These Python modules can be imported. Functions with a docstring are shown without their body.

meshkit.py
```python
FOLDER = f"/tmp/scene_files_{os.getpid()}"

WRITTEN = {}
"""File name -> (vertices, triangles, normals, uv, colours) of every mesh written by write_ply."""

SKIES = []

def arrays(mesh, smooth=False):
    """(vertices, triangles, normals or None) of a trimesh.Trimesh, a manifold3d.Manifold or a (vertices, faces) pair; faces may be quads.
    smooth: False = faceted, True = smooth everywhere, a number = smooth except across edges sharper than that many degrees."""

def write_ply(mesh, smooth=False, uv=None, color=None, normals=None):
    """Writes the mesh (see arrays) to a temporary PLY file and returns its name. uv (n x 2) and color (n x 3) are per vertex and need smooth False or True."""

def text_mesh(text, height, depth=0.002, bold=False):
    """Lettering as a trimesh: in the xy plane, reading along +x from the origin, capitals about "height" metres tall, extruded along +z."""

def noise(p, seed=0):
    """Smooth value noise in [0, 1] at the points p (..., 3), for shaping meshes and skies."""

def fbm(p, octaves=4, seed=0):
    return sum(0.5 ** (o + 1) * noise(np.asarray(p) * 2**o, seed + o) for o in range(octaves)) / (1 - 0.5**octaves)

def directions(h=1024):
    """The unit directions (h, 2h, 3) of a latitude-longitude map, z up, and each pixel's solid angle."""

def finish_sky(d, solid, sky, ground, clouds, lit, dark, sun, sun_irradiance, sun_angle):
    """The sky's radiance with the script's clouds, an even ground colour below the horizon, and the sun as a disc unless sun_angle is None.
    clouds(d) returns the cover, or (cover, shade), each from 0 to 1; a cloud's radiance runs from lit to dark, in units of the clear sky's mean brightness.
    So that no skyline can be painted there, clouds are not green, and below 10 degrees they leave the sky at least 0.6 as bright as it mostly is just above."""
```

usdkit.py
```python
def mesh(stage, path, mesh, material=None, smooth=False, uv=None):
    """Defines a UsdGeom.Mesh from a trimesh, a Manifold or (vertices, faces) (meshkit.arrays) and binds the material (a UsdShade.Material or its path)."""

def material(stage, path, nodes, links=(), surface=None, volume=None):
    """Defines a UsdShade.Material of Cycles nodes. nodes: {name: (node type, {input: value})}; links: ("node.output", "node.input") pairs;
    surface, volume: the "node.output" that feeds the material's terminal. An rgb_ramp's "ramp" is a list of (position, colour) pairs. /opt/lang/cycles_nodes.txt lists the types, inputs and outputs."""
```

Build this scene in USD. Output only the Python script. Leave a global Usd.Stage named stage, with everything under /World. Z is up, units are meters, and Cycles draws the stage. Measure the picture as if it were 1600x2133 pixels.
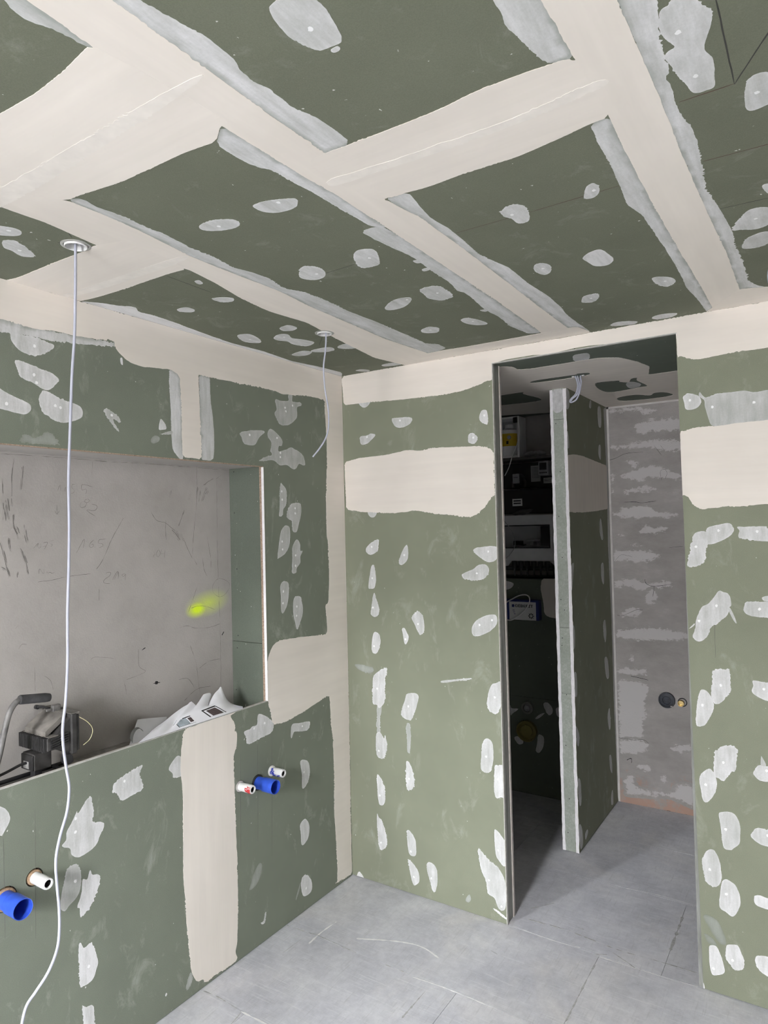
import math, random
import numpy as np, trimesh, shapely, usdkit, meshkit
from scipy.spatial import Delaunay
from shapely.geometry import Polygon, Point, box, LineString
from shapely.ops import unary_union
from pxr import Usd, UsdGeom, UsdLux, UsdShade, Gf, Sdf, Vt

stage = Usd.Stage.CreateInMemory()
UsdGeom.SetStageUpAxis(stage, UsdGeom.Tokens.z); UsdGeom.SetStageMetersPerUnit(stage, 1.0)
WORLD = UsdGeom.Xform.Define(stage, '/World').GetPrim(); stage.SetDefaultPrim(WORLD)

# ------------------------------------------------------------------ camera
F_PX = 1403.195
CAM = np.array([2.04817, -2.75540, 1.74697])
RV = np.array([1.508008, 0.4314156, -0.4769954])
def rotm(r):
    t = np.linalg.norm(r); k = r / t
    K = np.array([[0, -k[2], k[1]], [k[2], 0, -k[0]], [-k[1], k[0], 0]])
    return np.eye(3) + math.sin(t) * K + (1 - math.cos(t)) * K @ K
RM = rotm(RV)                                       # world -> x right, y down, z forward
cam = UsdGeom.Camera.Define(stage, '/World/camera')
m = Gf.Matrix4d(1.0)
for i, row in enumerate((RM[0], -RM[1], -RM[2])):
    for j in range(3): m[i, j] = float(row[j])
for j in range(3): m[3, j] = float(CAM[j])
cam.AddTransformOp().Set(m)
cam.CreateHorizontalApertureAttr(36.0); cam.CreateVerticalApertureAttr(36.0 * 2133 / 1600)
cam.CreateFocalLengthAttr(36.0 * F_PX / 1600)
cam.CreateClippingRangeAttr(Gf.Vec2f(0.05, 100.0))
cam.CreateExposureAttr(2.31)

# ------------------------------------------------------------------ light: daylight through the balcony window behind the camera
def rect_light(name, loc, target, w, h, inten, col):
    l = UsdLux.RectLight.Define(stage, '/World/' + name)
    l.CreateWidthAttr(w); l.CreateHeightAttr(h); l.CreateIntensityAttr(inten); l.CreateColorAttr(Gf.Vec3f(*col))
    d = np.array(target, float) - np.array(loc, float); d /= np.linalg.norm(d)
    x = np.cross(d, [0, 0, 1]); x /= np.linalg.norm(x); y = np.cross(x, d)
    mm = Gf.Matrix4d(1.0)
    for i, r in enumerate((x, y, -d)):
        for j in range(3): mm[i, j] = float(r[j])
    for j in range(3): mm[3, j] = float(loc[j])
    l.AddTransformOp().Set(mm)
rect_light('sky_daylight', (1.25, -6.9, 4.5), (1.25, -4.3, 1.3), 7.5, 4.2, 24., (.935, .965, 1.))
rect_light('street_daylight', (1.25, -4.85, 1.85), (1.25, 0, 1.6), .9, 1.1, 12., (.975, .97, .985))

# ------------------------------------------------------------------ materials
def M(name, nodes, links=(), out='p.BSDF'): return usdkit.material(stage, '/World/Looks/' + name, nodes, links, surface=out)
def plain(name, col, rough=.6, metal=0., var=.08, scale=25., bump=0., **kw):
    n = {'g': ('geometry', {}), 'n': ('noise_texture', {'scale': scale, 'detail': 4.}),
         'r': ('rgb_ramp', {'ramp': [(.3, [c * (1 - var) for c in col]), (.7, [min(1, c * (1 + var)) for c in col])]}),
         'p': ('principled_bsdf', {'roughness': rough, 'metallic': metal, **kw})}
    l = [('g.position', 'n.vector'), ('n.fac', 'r.fac'), ('r.color', 'p.base_color')]
    if bump:
        n['b'] = ('bump', {'strength': bump, 'distance': .002}); l += [('n.fac', 'b.height'), ('b.normal', 'p.normal')]
    return M(name, n, l)
GREEN = (.192, .212, .168); FILL = (.78, .725, .662); SKIM = (.715, .71, .715)
def board_mat(name, col, dust=.28):
    lo, hi = [c * .93 for c in col], [c * 1.07 for c in col]
    return M(name, {'g': ('geometry', {}), 'oi': ('object_info', {}),
        'n1': ('noise_texture', {'scale': 3.2, 'detail': 6., 'roughness': .65}), 'r1': ('rgb_ramp', {'ramp': [(.3, lo), (.7, hi)]}),
        'm2': ('mapping', {'scale': (9., 9., 5.), 'rotation': (.5, .4, .3)}), 'n2': ('noise_texture', {'scale': 1., 'detail': 8., 'roughness': .72, 'distortion': .6}),
        'r2': ('rgb_ramp', {'ramp': [(.56, (0, 0, 0)), (.80, (dust,) * 3)]}),
        'n3': ('noise_texture', {'scale': 62., 'detail': 2.}), 'r3': ('rgb_ramp', {'ramp': [(.75, (0, 0, 0)), (.78, (.85,) * 3)]}),
        'm4': ('mapping', {'scale': (300., 300., 16.), 'rotation': (.7, .55, .2)}), 'n4': ('noise_texture', {'scale': 1., 'detail': 2.}), 'r4': ('rgb_ramp', {'ramp': [(.74, (0, 0, 0)), (.82, (.28,) * 3)]}),
        'n5': ('noise_texture', {'scale': 420., 'detail': 2.}), 'r5': ('rgb_ramp', {'ramp': [(.3, (.93,) * 3), (.7, (1.07,) * 3)]}),
        'x1': ('mix', {'mix_type': 'mix', 'color2': (.62, .64, .58)}), 'x2': ('mix', {'mix_type': 'mix', 'color2': (.72, .72, .68)}), 'x3': ('mix', {'mix_type': 'mix', 'color2': (.55, .56, .52)}),
        'x4': ('mix', {'mix_type': 'multiply', 'fac': 1.}),
        'p': ('principled_bsdf', {'roughness': .82, 'specular_ior_level': .25})},
        [('g.position', 'n1.vector'), ('g.position', 'm2.vector'), ('m2.vector', 'n2.vector'), ('g.position', 'n3.vector'), ('g.position', 'm4.vector'), ('m4.vector', 'n4.vector'), ('g.position', 'n5.vector'),
         ('n1.fac', 'r1.fac'), ('n2.fac', 'r2.fac'), ('n3.fac', 'r3.fac'), ('n4.fac', 'r4.fac'), ('n5.fac', 'r5.fac'),
         ('r1.color', 'x1.color1'), ('r2.color', 'x1.fac'), ('x1.color', 'x3.color1'), ('r4.color', 'x3.fac'), ('x3.color', 'x2.color1'), ('r3.color', 'x2.fac'), ('x2.color', 'x4.color1'), ('r5.color', 'x4.color2'), ('x4.color', 'p.base_color')])
board = board_mat('green_board', GREEN, .42)
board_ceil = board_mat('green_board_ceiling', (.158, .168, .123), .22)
board_pale = board_mat('green_board_pale', (.236, .249, .184), .34)  # the same green board in a paler base tone
board_dark = board_mat('green_board_dark', (.135, .155, .125), .12)  # the same green board in a darker base tone
def filler_mat(name, a, b, stretch):
    return M(name, {'g': ('geometry', {}), 'm': ('mapping', {'scale': stretch}), 'n': ('noise_texture', {'scale': 1., 'detail': 5., 'roughness': .6}),
        'n2': ('noise_texture', {'scale': 2.2, 'detail': 3.}), 'r': ('rgb_ramp', {'ramp': [(.3, a), (.7, b)]}), 'r2': ('rgb_ramp', {'ramp': [(.3, (.95, .945, .94)), (.7, (1.04, 1.04, 1.04))]}),
        'x': ('mix', {'mix_type': 'multiply', 'fac': 1.}), 'b': ('bump', {'strength': .25, 'distance': .001}), 'p': ('principled_bsdf', {'roughness': .75, 'specular_ior_level': .3})},
        [('g.position', 'm.vector'), ('m.vector', 'n.vector'), ('g.position', 'n2.vector'), ('n.fac', 'r.fac'), ('n2.fac', 'r2.fac'), ('r.color', 'x.color1'), ('r2.color', 'x.color2'), ('x.color', 'p.base_color'), ('n.fac', 'b.height'), ('b.normal', 'p.normal')])
tape_m = plain('tape_ridge', (.80, .75, .69), .75, var=.05, scale=30.)
FA, FB = [c * .965 for c in FILL], [min(1, c * 1.03) for c in FILL]
filler_x = filler_mat('joint_filler_x', FA, FB, (2., 26., 26.)); filler_y = filler_mat('joint_filler_y', FA, FB, (26., 2., 26.)); filler_z = filler_mat('joint_filler_z', FA, FB, (26., 26., 2.))
def skim_mat(name, stretch, col=SKIM, under=GREEN):
    return M(name, {'a': ('attribute', {'attribute': 'cover'}), 'g': ('geometry', {}), 'm': ('mapping', {'scale': stretch}), 'n': ('noise_texture', {'scale': 1., 'detail': 5., 'roughness': .65}),
        'n2': ('noise_texture', {'scale': 150., 'detail': 3., 'roughness': .7}), 'q': ('map_range', {'from_min': .25, 'from_max': .75, 'to_min': .66, 'to_max': 1.28}), 'q2': ('map_range', {'from_min': .25, 'from_max': .75, 'to_min': .9, 'to_max': 1.1}),
        'k': ('math', {'math_type': 'multiply'}), 'k2': ('math', {'math_type': 'multiply', 'use_clamp': True}), 'x': ('mix', {'mix_type': 'mix', 'color1': under, 'color2': col}), 'p': ('principled_bsdf', {'roughness': .75, 'specular_ior_level': .3})},
        [('g.position', 'm.vector'), ('m.vector', 'n.vector'), ('g.position', 'n2.vector'), ('n.fac', 'q.value'), ('n2.fac', 'q2.value'), ('q.result', 'k.value1'), ('q2.result', 'k.value2'), ('k.value', 'k2.value1'), ('a.fac', 'k2.value2'), ('k2.value', 'x.fac'), ('x.color', 'p.base_color')])
skim_x = skim_mat('skim_filler_x', (7., 40., 40.)); skim_y = skim_mat('skim_filler_y', (40., 7., 40.)); skim_z = skim_mat('skim_filler_z', (40., 40., 7.))
spot_white = plain('screw_filler', (.86, .86, .86), .6, var=.03)
gypsum_core = plain('gypsum_core', (.86, .84, .86), .85, var=.06, scale=60., bump=.3)
gypsum_pink = plain('gypsum_core_dusty', (.52, .47, .44), .85, var=.12, scale=40., bump=.3)
wood_strip = M('chipboard_edge', {'g': ('geometry', {}), 'n': ('noise_texture', {'scale': 130., 'detail': 4., 'roughness': .8}), 'r': ('rgb_ramp', {'ramp': [(.25, (.12, .075, .05)), (.45, (.33, .235, .17)), (.7, (.52, .42, .33))]}), 'p': ('principled_bsdf', {'roughness': .8})}, [('g.position', 'n.vector'), ('n.fac', 'r.fac'), ('r.color', 'p.base_color')])
mark_mats = {'pencil': plain('pencil_line', (.045, .045, .04), .8), 'faint': plain('pencil_line_faint', (.14, .135, .12), .8), 'rust': plain('rust_line', (.10, .058, .04), .8), 'crack': plain('crack_dark', (.03, .03, .03), .9),
    'floorcrack': plain('floor_groove', (.40, .395, .39), .9, var=.3, scale=60.), 'floorlight': plain('floor_filler', (.76, .75, .745), .8, var=.1)}
pencil_soft = plain('pencil_scuff', (.20, .19, .175), .85, var=.2, scale=80.)

# ------------------------------------------------------------------ builders
USED = {}
def numbered(path):
    n = USED.get(path, 0); USED[path] = n + 1
    return path if n == 0 else '%s_%03d' % (path, n)
def define(path, v, f, mat, cover=None, smooth=None):
    if smooth is not None:
        me = usdkit.mesh(stage, path, trimesh.Trimesh(v, f, process=False), mat, smooth=smooth); return me.GetPrim()
    me = UsdGeom.Mesh.Define(stage, path); v = np.asarray(v, np.float32); f = np.asarray(f, np.int32)
    me.CreatePointsAttr(Vt.Vec3fArray.FromNumpy(v)); me.CreateFaceVertexCountsAttr(Vt.IntArray.FromNumpy(np.full(len(f), 3, np.int32))); me.CreateFaceVertexIndicesAttr(Vt.IntArray.FromNumpy(f.ravel()))
    me.CreateSubdivisionSchemeAttr('none')
    if cover is not None: UsdGeom.PrimvarsAPI(me).CreatePrimvar('cover', Sdf.ValueTypeNames.FloatArray, 'vertex').Set(Vt.FloatArray.FromNumpy(np.asarray(cover, np.float32)))
    UsdShade.MaterialBindingAPI.Apply(me.GetPrim()).Bind(mat)
    return me.GetPrim()
def tag(o, label=None, cat=None, group=None, kind=None):
    for k, v in (('label', label), ('category', cat), ('group', group), ('kind', kind)):
        if v: o.SetCustomDataByKey(k, v)
    return o
def thing(name, label, cat=None, kind=None, group=None, loc=(0, 0, 0), rotz=0.):
    x = UsdGeom.Xform.Define(stage, numbered('/World/' + name))
    if any(loc) or rotz:
        x.AddTranslateOp().Set(Gf.Vec3d(*map(float, loc)))
        if rotz: x.AddRotateZOp().Set(rotz)
    return tag(x.GetPrim(), label, cat, group, kind)
def part(parent, name, mesh, mat, label=None, cover=None, smooth=None, kind=None):
    p = numbered(str(parent.GetPath()) + '/' + name)
    v, f = (mesh.vertices, mesh.faces) if hasattr(mesh, 'vertices') else mesh
    return tag(define(p, v, f, mat, cover, smooth), label, kind=kind)
def solo(name, mesh, mat, label, cat, group=None, smooth=None, kind=None):
    return tag(define(numbered('/World/' + name), mesh.vertices, mesh.faces, mat, None, smooth), label, cat, group, kind)
def bx(x0, x1, y0, y1, z0, z1):
    b = trimesh.creation.box((x1 - x0, y1 - y0, z1 - z0)); b.apply_translation(((x0 + x1) / 2, (y0 + y1) / 2, (z0 + z1) / 2)); return b
def rbox(x0, x1, y0, y1, z0, z1, r=.003):
    import manifold3d as m3
    s = m3.Manifold.sphere(r, 10); pts = [s.translate((x, y, z)) for x in (x0 + r, x1 - r) for y in (y0 + r, y1 - r) for z in (z0 + r, z1 - r)]
    g = m3.Manifold.batch_hull(pts).to_mesh(); return trimesh.Trimesh(g.vert_properties[:, :3], g.tri_verts)
cat = trimesh.util.concatenate
def catmull(P, n=8, closed=False):
    P = np.asarray(P, float); N = len(P); out = []
    for i in range(N if closed else N - 1):
        if closed: a, b, c, d = P[(i - 1) % N], P[i], P[(i + 1) % N], P[(i + 2) % N]
        else: a, b, c, d = P[max(i - 1, 0)], P[i], P[i + 1], P[min(i + 2, N - 1)]
        for t in np.linspace(0, 1, n, endpoint=False):
            out.append(.5 * (2 * b + (c - a) * t + (2 * a - 5 * b + 4 * c - d) * t * t + (3 * b - a - 3 * c + d) * t ** 3))
    if not closed: out.append(P[-1])
    return np.array(out)
def tube(path, r, seg=10, caps=True):
    P = np.asarray(path, float); n = len(P); T = np.gradient(P, axis=0); T /= np.linalg.norm(T, axis=1)[:, None] + 1e-12
    up = np.array([0, 0, 1.]) if abs(T[0, 2]) < .9 else np.array([1., 0, 0]); N = np.cross(T[0], up); N /= np.linalg.norm(N); V = []
    rr = np.broadcast_to(r, n)
    for i in range(n):
        N = N - T[i] * (N @ T[i]); N /= np.linalg.norm(N); B = np.cross(T[i], N); a = np.arange(seg) * 2 * math.pi / seg
        V.append(P[i] + rr[i] * (np.cos(a)[:, None] * N + np.sin(a)[:, None] * B))
    V = np.concatenate(V); Fc = []
    for i in range(n - 1):
        for k in range(seg):
            a, b = i * seg + k, i * seg + (k + 1) % seg; Fc += [(a, b, b + seg), (a, b + seg, a + seg)]
    if caps:
        V = np.vstack([V, P[0], P[-1]]); c0, c1 = len(V) - 2, len(V) - 1
        for k in range(seg): Fc += [(c0, (k + 1) % seg, k), (c1, (n - 1) * seg + k, (n - 1) * seg + (k + 1) % seg)]
    return trimesh.Trimesh(V, Fc, process=False)
def lathe(profile, axis='x', loc=(0, 0, 0), seg=40):
    """profile: (distance along the axis, radius) pairs turned about the axis"""
    a = np.arange(seg) * 2 * math.pi / seg; V = []; Fc = []
    for d, r in profile:
        c, s = r * np.cos(a), r * np.sin(a); z = np.full(seg, d)
        V.append(np.stack({'x': (z, c, s), 'y': (c, z, s), 'z': (c, s, z)}[axis], 1))
    V = np.concatenate(V) + np.array(loc)
    for i in range(len(profile) - 1):
        for k in range(seg):
            p, q = i * seg + k, i * seg + (k + 1) % seg; Fc += [(p, q, q + seg), (p, q + seg, p + seg)]
    return trimesh.Trimesh(V, Fc, process=False)

# ------------------------------------------------------------------ the place, in metres
H, HC = 2.52, 2.4694
XL, XR0, XR1, ZO, TB = .8325, 1.6111, 1.5904, 2.458, .0875          # doorway in the back wall, wall thickness
YO, ZL, ZT, DN = -.587, 1.0044, 2.0204, -.2095                       # recess in the left wall
XP, XQ, YP, YF, YT = .9065, .8167, .7832, 1.5756, 1.4103             # partition stub, alcove wall, service wall
XE, YE = 3.05, -4.4
SURF = {'C': lambda u, v, h: (u, v, H - h), 'L': lambda u, v, h: (0 * u + h, u, v), 'B': lambda u, v, h: (u, 0 * u - h, v), 'P': lambda u, v, h: (0 * u + XP + h, u, v), 'F': lambda u, v, h: (u, 0 * u + YF - h, v),
        'K': lambda u, v, h: (u, v, 0 * u + HC - h), 'N': lambda u, v, h: (0 * u + DN + h, u, v), 'T': lambda u, v, h: (u, 0 * u + YT - h, v), 'G': lambda u, v, h: (u, v, 0 * u + h)}
OUTN = {'C': (0, 0, -1), 'L': (1, 0, 0), 'B': (0, -1, 0), 'P': (1, 0, 0), 'F': (0, -1, 0), 'K': (0, 0, -1), 'N': (1, 0, 0), 'T': (0, -1, 0), 'G': (0, 0, 1)}
def place(s, uv, h): return np.stack(np.broadcast_arrays(*SURF[s](uv[:, 0], uv[:, 1], np.full(len(uv), h))), 1)
def orient(s, v, f, top):
    a, b, c = v[f[top, 0]], v[f[top, 1]], v[f[top, 2]]
    return f[:, ::-1] if (np.cross(b - a, c - a) @ np.array(OUTN[s])).sum() < 0 else f
def slab(s, poly, h0, h1):
    """the prism over a polygon of a surface, from height h0 to h1 off the surface"""
    vs, fs, n = [], [], 0
    for g in getattr(poly, 'geoms', [poly]):
        if g.area < 1e-6: continue
        me = trimesh.creation.extrude_polygon(g, abs(h1 - h0), engine='earcut'); uv = me.vertices[:, :2]; h = np.where(me.vertices[:, 2] > abs(h1 - h0) / 2, h1, h0)
        v = np.stack(np.broadcast_arrays(*SURF[s](uv[:, 0], uv[:, 1], h)), 1)
        mm = trimesh.Trimesh(v, me.faces, process=False); mm.fix_normals(); vs.append(mm)
    return cat(vs)
def ragged(pts, seed, kind, rag=1.):
    """the outline of a coat of filler: traced corners, rounded, with a trowelled ragged rim"""
    P = np.array(pts, float).reshape(-1, 2) / 1000.
    P = P[np.concatenate([[True], np.linalg.norm(np.diff(P, axis=0), axis=1) > .0015])]
    if kind not in ('band', 'skim', 'kband'): P = catmull(P, 5, True)
    L_ = np.linalg.norm(np.roll(P, -1, 0) - P, axis=1); per = L_.sum()
    if kind in ('band', 'skim', 'kband'):                       # round each corner a little
        Q = []
        for i in range(len(P)):
            a, b = P[i], P[(i + 1) % len(P)]; l = np.linalg.norm(b - a); t = min(.25, .012 / max(l, 1e-6)); Q += [a + (b - a) * t, b - (b - a) * t]
        P = np.array(Q); L_ = np.linalg.norm(np.roll(P, -1, 0) - P, axis=1); per = L_.sum()
    step = .0028 if per < 2.5 else .004
    s = np.concatenate([[0], np.cumsum(L_)]); t = np.arange(0, per, step); Pc = np.vstack([P, P[:1]])
    D = np.stack([np.interp(t, s, Pc[:, k]) for k in (0, 1)], 1)
    T = np.roll(D, -1, 0) - np.roll(D, 1, 0); T /= np.linalg.norm(T, axis=1)[:, None] + 1e-12; Nn = np.stack([T[:, 1], -T[:, 0]], 1)
    q = np.stack([D[:, 0], D[:, 1], np.full(len(D), seed * 7.13)], 1)
    low = meshkit.fbm(q * 35, 3, 1) - .5; fine = meshkit.noise(q * 260, 2) - .5; gate = np.clip((meshkit.noise(q * 14, 3) - (.62 - .12 * rag)) * 6, 0, 1)
    size = math.sqrt(abs(Polygon(P).area)) if len(P) > 3 else .05
    amp = min(1., size / .05)
    D = D + Nn * (amp * (low * .0045 * min(rag, 1.5) + fine * (.0012 + .0052 * gate * rag)))[:, None]
    g = Polygon(D).buffer(0)
    return max(g.geoms, key=lambda k: k.area) if hasattr(g, 'geoms') else g
def coat(s, poly, h, grid, cover_fn=None, base=-.0006):
    """one coat of filler: a thin solid on the surface, with the share of the board it covers as a vertex attribute"""
    V, Fs, Cs, n = [], [], [], 0
    for g in getattr(poly, 'geoms', [poly]):
        if g.is_empty or g.area < 2e-6: continue
        rings = [np.array(r.coords)[:-1] for r in [g.exterior] + list(g.interiors)]
        rp = np.concatenate(rings); x0, y0, x1, y1 = g.bounds
        gx, gy = np.meshgrid(np.arange(x0, x1, grid), np.arange(y0, y1, grid)); gp = np.stack([gx.ravel(), gy.ravel()], 1)
        if len(gp): gp = gp[shapely.contains_xy(g.buffer(-.003), gp[:, 0], gp[:, 1])]
        A = np.vstack([rp, gp]); tri = Delaunay(A).simplices; c = A[tri].mean(1); tri = tri[shapely.contains_xy(g, c[:, 0], c[:, 1])]
        top = place(s, A, h); bot = place(s, rp, base); f = [tri]; k = 0
        for r in rings:
            i = np.arange(len(r)); j = (i + 1) % len(r); a, b = k + i, k + j; c2, d2 = len(A) + k + i, len(A) + k + j
            f += [np.stack([a, c2, d2], 1), np.stack([a, d2, b], 1)]; k += len(r)
        f = np.concatenate(f); v = np.vstack([top, bot]); f = orient(s, v, f, slice(0, len(tri)))
        cv = cover_fn(A, g) if cover_fn else np.ones(len(A)); Cs.append(np.concatenate([cv, cv[:len(rp)]])); V.append(v); Fs.append(f + n); n += len(v)
    return np.concatenate(V), np.concatenate(Fs), np.concatenate(Cs)
def ribbon(s, pts, w, h, seed=0, taper=True, broken=0.):
    P = np.array(pts, float).reshape(-1, 2) / 1000.
    P = catmull(P, 6) if len(P) > 2 else np.stack([np.linspace(P[0], P[1], 12)[:, k] for k in (0, 1)], 1)
    if broken: s_ = np.concatenate([[0], np.cumsum(np.linalg.norm(np.diff(P, axis=0), axis=1))]); t_ = np.arange(0, s_[-1], .004); P = np.stack([np.interp(t_, s_, P[:, k]) for k in (0, 1)], 1)
    T = np.gradient(P, axis=0); T /= np.linalg.norm(T, axis=1)[:, None] + 1e-12; N = np.stack([T[:, 1], -T[:, 0]], 1); n = len(P)
    q = np.stack([P[:, 0], P[:, 1], np.full(n, seed * 3.7)], 1); ww = w / 1000. * (.55 + .9 * meshkit.noise(q * 90, 5)) / 2
    if broken: ww = ww * np.clip((meshkit.noise(q * 45 + 3, 8) - broken) * 5, .04, 1.3)
    if taper: ww = ww * np.clip(np.minimum(np.arange(n), np.arange(n)[::-1]) / 2. + .35, 0, 1)
    P = P + N * ((meshkit.noise(q * 120, 6) - .5) * .001)[:, None]
    V = np.vstack([place(s, P + N * ww[:, None], h), place(s, P - N * ww[:, None], h), place(s, P + N * ww[:, None], -.0005), place(s, P - N * ww[:, None], -.0005)]); F_ = []
    for i in range(n - 1):
        for a, b in ((0, 1), (2, 0), (1, 3)):
            F_ += [(a * n + i, b * n + i, b * n + i + 1), (a * n + i, b * n + i + 1, a * n + i + 1)]
    F_ = np.array(F_); return trimesh.Trimesh(V, orient(s, V, F_, slice(0, 1)), process=False)

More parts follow.
